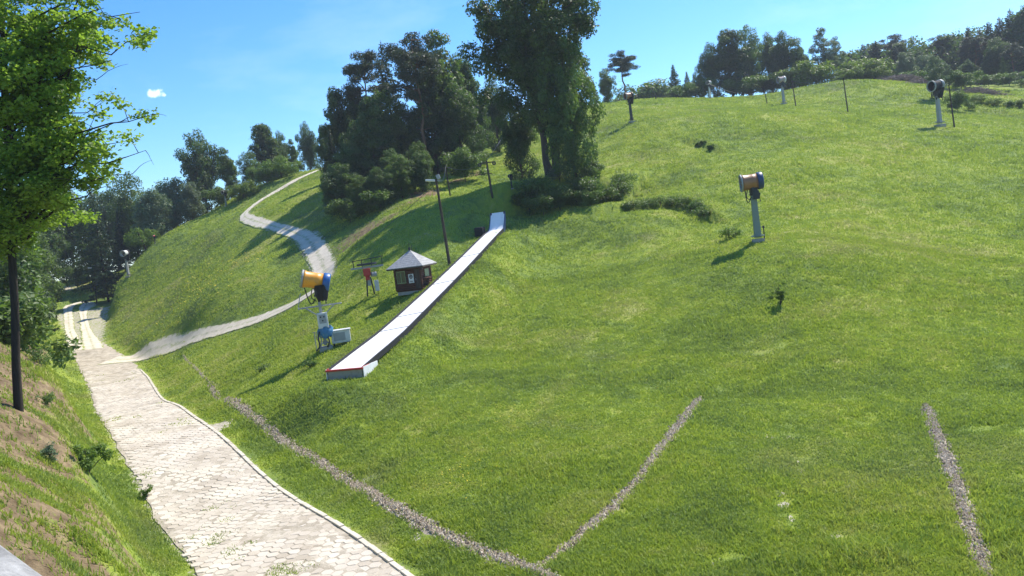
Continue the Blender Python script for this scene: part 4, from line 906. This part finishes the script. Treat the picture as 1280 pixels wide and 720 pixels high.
# ---------------------------------------------------------------- snow guns
def snow_gun(tower_h,pole_mat,barrel_mat,ring_mat,scale=1.0,pitch=0.0,cover=False,head='motor',pole_w=.34,diam=.62,blen=1.35):
    """barrel axis is local -x (the nozzle end), tower is local z"""
    root=empty('snow_gun')
    MB().box((0,0,.05),(.8,.8,.32)).build('base',M['concrete'],root,bevel=.03)
    tw=MB(); top=tower_h
    tw.box((0,0,(top+.3)/2),(pole_w,pole_w,top-.3),taper=.8); [tw.tube([(pole_w*.5-.02,-.16,.7+i*.35),(pole_w*.5+.10,-.16,.7+i*.35),(pole_w*.5+.10,.16,.7+i*.35),(pole_w*.5-.02,.16,.7+i*.35)],.012,5) for i in range(int((top-.8)/.35))]; tw.box((0,0,.42),(pole_w*1.9,pole_w*1.9,.06))
    for a in range(4):
        c,s=math.cos(a*math.pi/2+.785),math.sin(a*math.pi/2+.785); tw.tube([(c*pole_w*.85,s*pole_w*.85,.4),(c*pole_w*.85,s*pole_w*.85,.55)],.03,6)
    t=tw.build('tower',pole_mat,root,bevel=.02)
    hb=MB(); hb.lathe([(.0,0),(.27,0),(.27,.14),(0,.14)],18,(0,0,top),rotm('Y',-math.pi/2)); hb.box((.05,0,top+.35),(.5,.62,.42)); hb.box((-.05,.33,top+.6),(.18,.06,.75)); hb.box((-.05,-.33,top+.6),(.18,.06,.75)); hb.tube([(.28,-.2,top+.2),(.42,-.22,top+.1),(.40,-.2,top-.5)],.05,7)
    hb.build('swivel_head',M['dark'],root,bevel=.02)
    rp=rotm('Y',-pitch); zc=top+.98
    b=MB(); r=diam
    b.lathe([(r*.98,-blen*.5),(r*1.02,-blen*.5-.02),(r*1.05,-blen*.46),(r*.96,-blen*.40),(r*.93,0),(r*.95,blen*.28),(r*.90,blen*.28),(r*.86,0),(r*.90,-blen*.40),(r*.98,-blen*.5)],36,(0,0,zc),rp)
    bo=b.build('barrel',barrel_mat,root,smooth_=True)
    q=MB(); q.lathe([(r*.80,blen*.27),(r*1.03,blen*.27),(r*1.08,blen*.31),(r*1.06,blen*.52),(r*.96,blen*.56),(r*.80,blen*.5),(r*.80,blen*.27)],36,(0,0,zc),rp); q.build('rear_ring',ring_mat,root,smooth_=True)
    nz=MB(); nz.lathe([(r*1.03,-blen*.5-.02),(r*1.10,-blen*.5-.05),(r*1.10,-blen*.5-.13),(r*.90,-blen*.5-.13),(r*.90,-blen*.5-.02)],36,(0,0,zc),rp)
    for i in range(18):
        a=i*2*math.pi/18; p0=rp@np.array([-blen*.5-.13,r*.99*math.cos(a),r*.99*math.sin(a)])+[0,0,zc]; p1=rp@np.array([-blen*.5-.20,r*.97*math.cos(a),r*.97*math.sin(a)])+[0,0,zc]; nz.tube([p0,p1],.022,6)
    nz.build('nozzle_ring',M['grey'],root)
    mo=MB(); mo.lathe([(0,-.35),(.10,-.30),(.20,-.1),(.20,.5),(0,.55)],20,(0,0,zc),rp); mo.build('motor',M['dark'],bo,smooth_=True)
    fn=MB()
    for i in range(7):
        a=i*2*math.pi/7; m_=rp@rotm('X',a)@rotm('Z',.5); fn.box(rp@np.array([.25,0,0])+rp@(rotm('X',a)@np.array([0,0,r*.52]))+np.array([0,0,zc]),(.03,.2,r*.62),m_)
    fn.build('fan',M['grey'],bo)
    gr=MB()
    for i in range(9):
        y0=(-.8+.2*i)*r; hh=math.sqrt(max(0,(r*.9)**2-y0**2)); P=[rp@np.array([blen*.5,y0,-hh])+[0,0,zc],rp@np.array([blen*.5,y0,hh])+[0,0,zc]]; gr.tube(P,.012,5)
        P=[rp@np.array([blen*.5,-hh,y0])+[0,0,zc],rp@np.array([blen*.5,hh,y0])+[0,0,zc]]; gr.tube(P,.012,5)
    gr.build('intake_grille',M['dark'],root)
    # drooping hoses
    hs_=MB(); hs_.tube(smooth([rp@np.array([-blen*.42,-.2,-r])+[0,0,zc],(-blen*.42,-.25,zc-r-.6),(-.45,-.25,zc-r-.95),(-.2,-.2,top-.1)],2),.035,7); hs_.tube(smooth([(-.3,.25,zc-r+.1),(-.5,.3,zc-r-.5),(-.15,.2,top-.3)],2),.03,7); hs_.build('hose',M['black'],root,smooth_=True)
    if cover:
        cv=MB(); P=[];V=[];n=20
        for i,(zz,rx,ry) in enumerate([(zc-r*.55,.42,.60),(zc-r*.9,.46,.56),(zc-r*1.4,.42,.46),(zc-r*2.0,.36,.40),(zc-r*2.45,.27,.31)]):
            for j in range(n):
                a=j*2*math.pi/n; f=1+.07*math.sin(5*a+i)+.04*math.sin(9*a+2*i); V.append((.22+rx*f*math.cos(a),ry*f*math.sin(a),zz+.05*math.sin(3*a)*(i==4)))
        cv.add(V,[(i*n+j,i*n+(j+1)%n,(i+1)*n+(j+1)%n,(i+1)*n+j) for i in range(4) for j in range(n)]); cv.build('weather_cover',M['cloth'],root,smooth_=True)
    else:
        cb=MB(); cb.box((.12,-.40,top+.02),(.42,.26,.62)); cb.box((.12,-.535,top+.02),(.34,.01,.54)); cb.build('control_box',M['dark'],root,bevel=.015)
    root.scale=(scale,)*3
    return root
def place(o,u,v,rz=0,base=None):
    p=at(u,v); o.location=p; o.rotation_euler=(0,0,rz); return p
# left, orange, nose turned left and slightly down
g1=snow_gun(3.35,M['grey'],M['orange'],M['blue'],1.0,-.28,True,pole_w=.20,diam=.52,blen=1.5)
p=place(g1,408,437,R(12)); g1['u']=0; del g1['u']
tag(g1,'orange snow gun with blue rear ring and black cover, left of the ramp','snow gun')
wk=MB(); zc=2.75
wk.box((0,0,zc),(2.5,.75,.04))
fr=MB()
for a,b in (((-1.3,-.38,zc),(1.3,-.38,zc)),((-1.3,.38,zc),(1.3,.38,zc)),((-1.3,-.38,zc),(-1.3,.38,zc)),((1.3,-.38,zc),(1.3,.38,zc)),((-.9,-.3,zc),(0,0,zc-.75)),((.9,-.3,zc),(0,0,zc-.75)),((-.9,.3,zc),(0,0,zc-.75)),((.9,.3,zc),(0,0,zc-.75)),((-.6,-.38,zc),(-.6,.38,zc)),((.6,-.38,zc),(.6,.38,zc)),((-1.3,-.38,zc),(-1.05,-.38,zc+.9)),((-1.05,-.38,zc+.9),(-1.05,.38,zc+.9))): fr.tube([a,b],.028,6)
fr.build('platform_frame',M['grey'],g1)
MB().box((.05,-.22,1.85),(.62,.34,.95)).build('control_cabinet',M['white2'],g1,bevel=.02)
pb=MB(); pb.box((.05,-.395,1.95),(.42,.01,.55)); pb.build('cabinet_panel',M['grey'],g1)
for i,(xx,zz) in enumerate(((-.05,2.08),(.15,2.08),(.05,1.85))):
    kq=MB(); kq.lathe([(0,0),(.05,0),(.05,.02),(0,.02)],12,(xx,-.40,zz),rotm('Z',-math.pi/2)); kq.build('dial',M['dark'],g1)
cv=MB(); n=18; V=[]
for i,(zz,rx,ry) in enumerate([(1.42,.36,.30),(1.28,.46,.38),(1.0,.42,.36),(.78,.34,.30)]):
    for j in range(n):
        a=j*2*math.pi/n; f=1+.12*math.sin(4*a+i)+.08*math.sin(7*a+3*i); V.append((.10+rx*f*math.cos(a),-.1+ry*f*math.sin(a),zz+.07*math.sin(3*a+i)))
cv.add(V,[(i*n+j,i*n+(j+1)%n,(i+1)*n+(j+1)%n,(i+1)*n+j) for i in range(3) for j in range(n)]+[tuple(range(n))]); cv.build('blue_tarpaulin',M['tarp_blue'],g1,smooth_=True)
for sx,sy in ((-1,-1),(1,-1),(1,1),(-1,1)):
    MB().tube([(sx*.16+.02,sy*.14-.08,1.1),(sx*.30,sy*.26-.05,.1)],.035,7).build('leg',M['grey'],g1)
vb=MB(); vb.tube(smooth([(-.25,-.3,1.2),(-.4,-.4,.8),(-.3,-.4,.3),(-.6,-.5,.05)],2),.05,7); vb.tube(smooth([(.2,-.35,.9),(.3,-.45,.5),(.1,-.4,.2)],2),.05,7); vb.build('hose',M['dark'],g1)
# right, faded tan
g2=snow_gun(3.35,M['greygreen'],M['copper'],M['navy'],1.0,.02,False,pole_w=.46,diam=.58,blen=1.35)
place(g2,948,302,R(-8)); tag(g2,'faded tan snow gun on a grey-green tower in the right meadow','snow gun')
pp=at(956,300); mb=MB(); mb.tube([(0,0,-.2),(0,0,.9)],.04,8); mb.box((0,0,.95),(.12,.12,.18)); o=mb.build('hydrant_post',M['dark']); o.location=pp; tag(o,'short dark hydrant post beside the tan snow gun','post')
# far ones
def far_gun(u,v,vtop,label,pole,barrel,ring,rz,cover=False,y=None):
    o=snow_gun(3.0,pole,barrel,ring,1.0,.05,cover,pole_w=.34,diam=.5,blen=1.1); p=at(u,v) if y is None else np.array(foot(u,y)); o.location=p; o.rotation_euler=(0,0,rz)
    hgt=4.5
    for _ in range(6):
        uu,vv=proj(p+np.array([0,0,hgt])); hgt+=(vv-vtop)*p[1]/F
    s=hgt/4.45; o.scale=(s,s,s); return tag(o,label,'snow gun','snow guns far up the slopes')
far_gun(1175,158,101,'wrapped grey snow gun beside a leaning dark post',M['grey'],M['cloth'],M['grey'],R(20),True)
far_gun(980,130,96,'pinkish white snow gun on a grey tower on the hill crest',M['grey'],plain('pinkish_white_enamel',(.34,.27,.26),.8),M['white2'],R(15))
far_gun(790,153,116,'small tan-capped snow gun right of the very tall tree',M['dark'],M['copper'],M['dark'],R(20),True)
far_gun(888,123,101,'tiny pale snow gun before the hilltop grove',M['white2'],M['grey'],M['white2'],R(50))
far_gun(161,346,313,'white-topped snow gun at the edge of the left slope',M['grey'],M['white2'],M['cloth'],R(80),True)
far_gun(194,307,294,'dark snow gun with a red stripe behind the edge of the left slope',M['dark'],M['red'],M['cloth'],R(60),True,y=128)
far_gun(283,258,238,'dark snow gun at the foot of the left hill tree line',M['greygreen'],M['cloth'],M['dark'],R(60),True,y=134)
far_gun(334,226,214,'small grey snow gun under the tallest left-hill tree',M['grey'],M['grey'],M['dark'],R(60),False,y=139)
far_gun(640,236,218,'black covered snow gun in the shade left of the very tall tree',M['dark'],M['cloth'],M['cloth'],R(30),True)

# white cabinet next to the orange gun
p=at(428,431); cb=empty('equipment_box',p,R(10)); cb.scale=(1.15,)*3
b=MB(); b.box((0,0,.48),(1.0,.55,.66)); b.build('cabinet',M['white2'],cb,bevel=.02)
b=MB(); b.box((0,0,.835),(1.08,.63,.05)); b.build('lid',M['white2'],cb,bevel=.01)
b=MB(); b.box((-.08,-.282,.5),(.62,.012,.44)); b.build('door',M['grey'],cb)
for sx,sy in ((-.42,-.2),(.42,-.2),(.42,.2),(-.42,.2)): MB().box((sx,sy,.07),(.07,.07,.2)).build('leg',M['dark'],cb)
tag(cb,'low white equipment box on the grass right of the orange snow gun','equipment box')
p=at(396,438); mb=MB(); mb.tube([(0,0,-.2),(0,0,1.15)],.035,8); mb.box((0,0,1.15),(.22,.05,.05)); mb.tube([(.1,0,1.1),(.14,0,.7)],.02,6); o=mb.build('standpipe',M['grey']); o.location=p; tag(o,'thin grey standpipe left of the orange snow gun','pipe')

# ---------------------------------------------------------------- white sliding ramp
def ramp():
    c=np.column_stack([RAMPC,RAMPZ]); n=len(c)
    root=empty('sliding_ramp',c[0]); o0=c[0].copy()
    T=np.gradient(c[:,:2],axis=0); T/=np.linalg.norm(T,axis=1)[:,None]; Nn=np.stack([-T[:,1],T[:,0]],1)
    hw=np.interp(np.linspace(0,1,n),[0,.12,.3,1],[.98,.95,.84,.66])
    up=np.interp(np.linspace(0,1,n),[0,.08,.2,.5,1],[.50,.42,.27,.24,.26])
    z=RAMPZ+up
    def strip(off0,off1,z0,z1,thick,mat,name,i0=0,i1=n,sm=True):
        V=[];Fs=[]
        for i in range(i0,i1):
            a=c[i,:2]+Nn[i]*off0[i]; b=c[i,:2]+Nn[i]*off1[i]
            for q,zz in ((a,z0[i]),(b,z1[i])): V.append((*q,zz)); V.append((*q,zz-thick))
        m=i1-i0
        for i in range(m-1):
            k=i*4; l=k+4; Fs+=[(k,k+2,l+2,l),(k+1,l+1,l+3,k+3),(k,l,l+1,k+1),(k+2,k+3,l+3,l+2)]
        e=(m-1)*4; Fs+=[(0,1,3,2),(e,e+2,e+3,e+1)]
        mb=MB(); mb.add(np.array(V)-o0,Fs); return mb.build(name,mat,root)
    strip(hw,-hw,z,z,.05,M['white'],'sliding_surface')
    strip(hw+.10,hw+.004,z+.09,z+.09,.30,M['black'],'side_rail'); strip(-hw-.004,-hw-.10,z+.09,z+.09,.30,M['black'],'side_rail')
    # seams across the sheet
    for f in (.22,.30,.52,.74):
        i=int(f*n); mb=MB(); a=c[i,:2]+Nn[i]*hw[i]*.97; b=c[min(n-1,i+1),:2]-Nn[i]*hw[i]*.97
        mb.tube([(a[0]-o0[0],a[1]-o0[1],z[i]-o0[2]+.004),(b[0]-o0[0],b[1]-o0[1],z[min(n-1,i+1)]-o0[2]+.004)],.022,5); mb.build('seam',M['dark'],root)
    # timber trestles carrying it
    for i in range(3,n,5):
        mb=MB()
        for s in (-1,1):
            q=c[i,:2]+s*Nn[i]*(hw[i]-.06); mb.box((q[0]-o0[0],q[1]-o0[1],(z[i]+float(H(*q)))/2-o0[2]-.08),(.1,.1,max(.1,z[i]-float(H(*q))+.1)))
        mb.build('trestle',M['pole_wood'],root)
    # the boxed lower end: front board, side panel, red edging
    yaw=math.atan2(T[0,1],T[0,0]); rm=rotm('Z',yaw)
    def loc(a,b,zz): q=c[0,:2]+T[0]*a+Nn[0]*b; return np.array([q[0]-o0[0],q[1]-o0[1],zz-o0[2]])
    g0=min(float(H(*(c[0,:2]+s*Nn[0]))) for s in (-1,1)); zt=z[0]; hgt=zt-g0
    MB().box(loc(-.05,0,g0+hgt/2-.04),(.06,2.02,hgt+.04),rm).build('front_board',M['concrete'],root)
    sp=MB(); sp.box(loc(.78,-1.10,g0+hgt/2+.05),(1.7,.05,hgt+.1),rm); sp.build('side_panel',M['white'],root)
    sp=MB(); sp.box(loc(.78,1.10,g0+hgt/2+.05),(1.7,.05,hgt+.1),rm); sp.build('side_panel',M['white'],root)
    rd_=MB(); rd_.box(loc(-.07,0,zt+.02),(.16,2.24,.10),rm); rd_.box(loc(.35,-1.06,zt+.07),(.75,.10,.09),rm); rd_.box(loc(.20,1.06,zt+.07),(.45,.10,.09),rm); rd_.build('red_edging',M['red'],root,bevel=.015)
    mb=MB(); mb.box(loc(.75,.35,zt+.012),(.06,.7,.02),rotm('Z',yaw+.12)); mb.build('red_strip',M['red'],root)
    # raised back panel at the top end with blue side cheeks
    e=c[-1,:2]; T1=T[-1]; N1=Nn[-1]; ze=z[-1]; V=[];Fs=[]; m=9
    for i in range(m):
        t=i/(m-1); q=e+T1*(t*1.25); zz=ze+1.55*t**1.5
        for s in (1,-1): V.append((*(q+N1*s*.64-o0[:2]),zz-o0[2])); V.append((*(q+N1*s*.64+T1*.06-o0[:2]),zz-o0[2]-.05))
    for i in range(m-1):
        k=i*4;l=k+4; Fs+=[(k,k+2,l+2,l),(k+1,l+1,l+3,k+3),(k,l,l+1,k+1),(k+2,k+3,l+3,l+2)]
    mb=MB(); mb.add(V,Fs); mb.build('raised_panel',M['white'],root)
    for s in (1,-1):
        V=[];Fs=[]
        for i in range(m):
            t=i/(m-1); q=e+T1*(t*1.25); zz=ze+1.55*t**1.5; gz=float(H(*q))
            for w in (.645,.71): V.append((*(q+N1*s*w-o0[:2]),zz+.05-o0[2])); V.append((*(q+N1*s*w-o0[:2]),max(gz-.1,zz-.55)-o0[2]))
        for i in range(m-1):
            k=i*4;l=k+4; Fs+=[(k,k+2,l+2,l),(k+1,l+1,l+3,k+3),(k,l,l+1,k+1),(k+2,k+3,l+3,l+2)]
        Fs+=[(0,1,3,2),((m-1)*4,(m-1)*4+2,(m-1)*4+3,(m-1)*4+1)]
        mb=MB(); mb.add(V,Fs); mb.build('side_cheek',M['navy'],root)
    for s in (1,-1):
        q=e+T1*1.2+N1*s*.6; gz=float(H(*q)); MB().box((q[0]-o0[0],q[1]-o0[1],(ze+1.6+gz)/2-o0[2]),(.1,.1,ze+1.6-gz)).build('support_post',M['pole_wood'],root)
    tag(root,'long white sliding ramp with red-edged boxed lower end running up the meadow','ramp')
    # dark foam mat beside the upper end
    q=e+N1*1.35+T1*(-.3); zq=float(H(*q)); cu=MB(); cu.box((0,0,.42),(.95,.8,.85)); o=cu.build('crash_mat',M['cloth'],bevel=.12); o.location=(q[0],q[1],zq-.05); o.rotation_euler=(0,0,yaw); tag(o,'dark padded crash mat left of the upper end of the ramp','crash mat')
ramp()

# ---------------------------------------------------------------- wooden hut with a pyramid roof
def hut():
    p=at(519,363); root=empty('wooden_hut',p,R(-16),(.76,.76,.90)); w=1.28; h=1.95
    wl=MB(); nlog=13
    for s in range(4):
        rm=rotm('Z',s*math.pi/2)
        for i in range(nlog):
            z=.15+i*(h/nlog)+.06; wl.tube([rm@np.array([-w-.1,-w,z]),rm@np.array([w+.1,-w,z])],.085,8)
    wl.box((0,0,h/2+.05),(2*w-.04,2*w-.04,h)); wl.build('log_wall',M['log'],root)
    MB().box((0,0,-.06),(2.5,2.5,.3)).build('foundation',M['concrete'],root)
    rf=MB(); k=9; e=1.86; rz=h+.05; top=1.30
    for s in range(4):
        rm=rotm('Z',s*math.pi/2)
        for i in range(k):
            t0,t1=i/k,(i+1)/k; a=e*(1-t0); b=e*(1-t1); z0=rz+top*t0; z1=rz+top*t1; th=.05
            V=[rm@np.array(q) for q in ((-a,-a,z0-.03),(a,-a,z0-.03),(b,-b,z1-.0),(-b,-b,z1-.0),(-a,-a,z0+th-.03),(a,-a,z0+th-.03),(max(b,.02),-max(b,.02),z1+.01),(-max(b,.02),-max(b,.02),z1+.01))]
            rf.add(V,[(0,3,2,1),(4,5,6,7),(0,1,5,4)])
    rf.build('roof',M['shingle'],root)
    fn=MB(); fn.box((0,0,rz+top+.08),(.16,.16,.3)); fn.tube([(0,0,rz+top+.1),(0,0,rz+top+.55)],.025,6); fn.tube([(.2,.1,rz+top-.1),(.2,.1,rz+top+.45)],.02,6); fn.build('finial',M['dark'],root)
    ev=MB()
    for s in range(4):
        rm=rotm('Z',s*math.pi/2); ev.box(rm@np.array([0,-e+.03,rz-.08]),(2*e-.05,.04,.10),rm)
    ev.build('fascia_board',M['pole_wood'],root)
    y0=-w-.10
    wf=empty('window',(0,0,0)); bpy.data.objects.remove(wf)
    fr=MB(); fr.box((-.66,y0,1.22),(.9,.05,1.0)); f=fr.build('window',M['green_trim'],root)
    MB().box((-.88,y0-.03,1.22),(.36,.02,.86)).build('pane',M['glass'],f); MB().box((-.44,y0-.03,1.22),(.36,.02,.86)).build('pane',M['glass'],f)
    dr=MB(); dr.box((.98,y0,.98),(.5,.05,1.6)); d=dr.build('door',M['pole_wood'],root,bevel=.01); MB().box((.82,y0-.04,.95),(.03,.03,.14)).build('handle',M['grey'],d)
    sg=MB(); sg.box((.36,y0-.02,1.05),(.52,.03,.72)); sn=sg.build('sign_board',M['white2'],root)
    rg=MB(); rg.lathe([(.10,0),(.17,0),(.17,.015),(.10,.015),(.10,0)],20,(.36,y0-.04,1.20),rotm('Z',-math.pi/2)); rg.box((.36,y0-.045,1.21),(.10,.01,.13)); rg.box((.36,y0-.042,.84),(.34,.01,.035)); rg.box((.36,y0-.042,.78),(.26,.01,.03)); rg.build('sign_emblem',M['black'],sn)
    # board shelf on the sunny side
    MB().box((w+.25,-.1,.95),(.35,1.7,.05)).build('shelf',M['log'],root)
    MB().box((w+.115,.1,1.35),(.04,1.0,.62)).build('shutter',M['green_trim'],root)
    MB().box((1.5,-1.35,1.75),(.14,.12,.2)).build('lamp',M['dark'],root)
    tag(root,'small dark log hut with a pale shingled pyramid roof beside the ramp','hut')
hut()

# ---------------------------------------------------------------- red lift drive station
def lift():
    p=at(464,369); root=empty('lift_drive_station',p,R(8),(.72,.72,.92)); t=2.35
    for s in (-.32,.32): MB().tube([(s*1.3,0,-.2),(s*.6,0,1.5)],.08,8).build('leg',M['dark'],root)
    MB().box((0,0,1.45),(.34,.34,1.3)).build('post',M['grey'],root,bevel=.02)
    b=MB(); b.box((-.1,-.1,1.95),(.75,.55,.62)); b.lathe([(0,0),(.24,0),(.24,.5),(0,.5)],18,(-.1,-.15,1.3),rotm('Y',-math.pi/2)); b.build('gearbox',M['red'],root,bevel=.04)
    b=MB(); b.lathe([(0,0),(.20,0),(.20,.55),(0,.55)],16,(.32,-.15,1.7),rotm('Z',.3)); b.build('motor',M['grey'],root)
    f=MB()
    for y in (-.5,.5): f.box((0,y,t),(3.4,.09,.14)); 
    for x in (-1.65,-.8,0,.8,1.65): f.box((x,0,t),(.08,1.0,.1))
    f.build('frame',M['grey'],root)
    f=MB()
    for y in (-.5,.5):
        f.tube([(-1.5,y,t+.6),(1.8,y,t+.75)],.035,6)
        for x in (-1.4,-.5,.5,1.6): f.tube([(x,y,t),(x,y,t+.68)],.03,6)
    f.build('railing',M['dark'],root)
    w=MB(); w.lathe([(.95,0),(1.05,-.02),(1.05,.14),(.95,.12),(.95,0)],30,(0,0,t+.2),rotm('Y',-math.pi/2))
    for i in range(6):
        a=i*math.pi/3; w.tube([(0,0,t+.26),(math.cos(a),math.sin(a),t+.26)],.035,6)
    w.build('bullwheel',M['dark'],root)
    MB().box((.75,-.45,.75),(.45,.3,.9)).build('control_box',M['white2'],root,bevel=.02)
    tag(root,'red lift drive station with a flat grey frame left of the log hut','lift station')
lift()

# ---------------------------------------------------------------- poles, lamps and cables
def pole(name,u,v,utop,vtop,label,r=.11,parts=(),mat='pole_wood',cat='pole',y=None,group=None):
    p=at(u,v) if y is None else np.array(foot(u,y)); d=ray(utop,vtop)
    tp=np.array([d[0]*p[1],p[1],CAMZ+d[2]*p[1]]); root=empty(name,p); L=tp-p
    MB().tube([-L/np.linalg.norm(L)*.4,L*.5,L],np.array([r,r*.88,r*.7]),10).build('mast',M[mat],root)
    for q in parts:
        if q=='light':
            b=MB(); b.box(L+np.array([-.45,-.1,-.05]),(.75,.35,.16),rotm('Y',.15)); b.build('lamp',M['white2'],root,bevel=.03); b=MB(); b.box(L+np.array([.2,-.1,.15]),(.28,.28,.36),rotm('Y',-.3)); b.build('lamp',M['grey'],root,bevel=.03); MB().box(L+np.array([-.1,0,-.12]),(1.0,.08,.08)).build('crossarm',M['grey'],root)
        if q=='arm': MB().box(L+np.array([0,0,-.18]),(1.5,.1,.1)).build('crossarm',M[mat],root)
        if q=='arm_low': MB().box(L*.62+np.array([-.5,0,0]),(1.7,.08,.08)).build('crossarm',M[mat],root)
        if q=='ins':
            for s in (-.62,.62): MB().tube([L+np.array([s,0,-.13]),L+np.array([s,0,.08])],.05,8).build('insulator',M['dark'],root)
        if q=='wheel':
            for s in (-.7,.7):
                b=MB(); b.lathe([(.05,-.03),(.2,-.03),(.2,.03),(.05,.03)],14,L+np.array([s,0,-.32]),rotm('Z',math.pi/2)); b.build('rope_roller',M['dark'],root)
        if q=='box': MB().box(L*.35+np.array([.14,-.1,0]),(.26,.2,.4)).build('switch_box',M['grey'],root)
    tag(root,label,cat,group); return tp
a1=pole('lamp_post',562,331,545,224,'tall dark pole with two floodlights between the log hut and the ramp',.13,('light',),cat='lamp post')
a2=pole('lift_pole',563,246,557,208,'thin dark pole with a short arm on the slope below the soil bank',.09,('arm',))
a3=pole('lift_pole',615,243,608,201,'dark pole with a crossarm and hanging rollers below the big tree',.12,('arm','arm_low','wheel'))
a4=pole('slope_post',1060,141,1054,97,'tall dark post standing in front of the crest hedge',.10,('ins',)[:0])
a5=pole('slope_post',1193,159,1186,106,'dark leaning post right of the wrapped grey snow gun',.11)
a6=pole('slope_post',995,134,990,101,'dark post right of the pinkish white snow gun',.10,('arm',))
a7=pole('slope_post',959,130,956,115,'short dark post left of the pinkish white snow gun',.09)
a8=pole('lamp_post',121,363,117,334,'pole with a small lamp beside the shaded end of the valley road',.12,('light','box'),y=128,cat='lamp post')
a9=pole('floodlight_mast',812,123,810,101,'far thin mast with a lamp bar on the skyline left of the hilltop conifers',.10,('arm',),mat='grey')
a10=pole('slope_post',820,124,819,116,'tiny dark post on the skyline beside the far thin mast',.12)
a11=pole('barrier_post',183,304,172,290,'leaning dark beam at the edge of the left slope',.16,(),y=129)
def cable(name,A,B,sag,label,r=.02,grp='lift cables over the slopes'):
    t=np.linspace(0,1,14)[:,None]; P=A*(1-t)+B*t; P[:,2]-=sag*4*(t*(1-t))[:,0]; o=MB().tube(P-A,r,5).build(name,M['wire']); o.location=A; tag(o,label,'cable',grp)
d=at(462,300); cable('stay_cable',a1+np.array([0,0,-.3]),np.array([*d[:2],float(H(*d[:2]))]),.1,'stay cable from the tall floodlight pole down to the slope')
cable('lift_cable',a2,a3,.6,'cable between the two dark poles below the soil bank')
cable('lift_cable',a1,a2,.8,'cable from the floodlight pole up to the thin pole below the soil bank')
cable('lift_cable',a6,a7,.5,'cable between the two posts by the pinkish white snow gun')
p887=np.array(foot(888,160))+np.array([0,0,3.4]); cable('lift_cable',a7,p887,1.0,'sagging cable before the hilltop grove'); cable('lift_cable',a6,a4,.6,'cable from the right crest post to the tall post by the hedge')
cable('lift_cable',a3,np.array([*foot(660,150)[:2],foot(660,150)[2]+6]),.8,'cable running up behind the very tall tree')

# near timber ledge of the building the camera looks from
A=ray(-60,632)*2.1; B=ray(84,738)*2.0; A=np.array([A[0],A[1],CAMZ+A[2]]); B=np.array([B[0],B[1],CAMZ+B[2]])
dv=(B-A); dv/=np.linalg.norm(dv); L=3.4; out=np.cross(dv,[0,0,1]); out/=np.linalg.norm(out)
if out[1]>0: out=-out
upv=np.cross(dv,out); upv=upv if upv[2]>0 else -upv
rm=np.stack([dv,out,upv],1); lg=empty('wooden_ledge',A)
for i in range(3):
    MB().box((dv*L/2*.9+out*(.10+.205*i)-upv*.03),(L,.19,.06),rm).build('plank',M['plank_grey'],lg,bevel=.008)
for t in (.15,3.0):
    q=A+dv*t+out*.35; gz=float(H(q[0],q[1])); MB().box(q-A+np.array([0,0,-(q[2]-gz)/2-.06]),(.14,.14,q[2]-gz)).build('support_post',M['pole_wood'],lg)
tag(lg,'weathered grey plank ledge in the lower left corner','ledge')

# ---------------------------------------------------------------- air
hm=bpy.data.materials.new('haze_air'); hm.use_nodes=True; t_=hm.node_tree; t_.nodes.clear(); o_=t_.nodes.new('ShaderNodeOutputMaterial'); v_=t_.nodes.new('ShaderNodeVolumePrincipled')
v_.inputs['Color'].default_value=(.80,.88,1,1); v_.inputs['Density'].default_value=.00028; v_.inputs['Anisotropy'].default_value=.2; t_.links.new(v_.outputs[0],o_.inputs['Volume'])
hz_=MB().box((0,0,(75+GZ.min()-1)/2),(1830,1830,75-GZ.min()+1)).build('haze',hm); tag(hz_,kind='stuff')
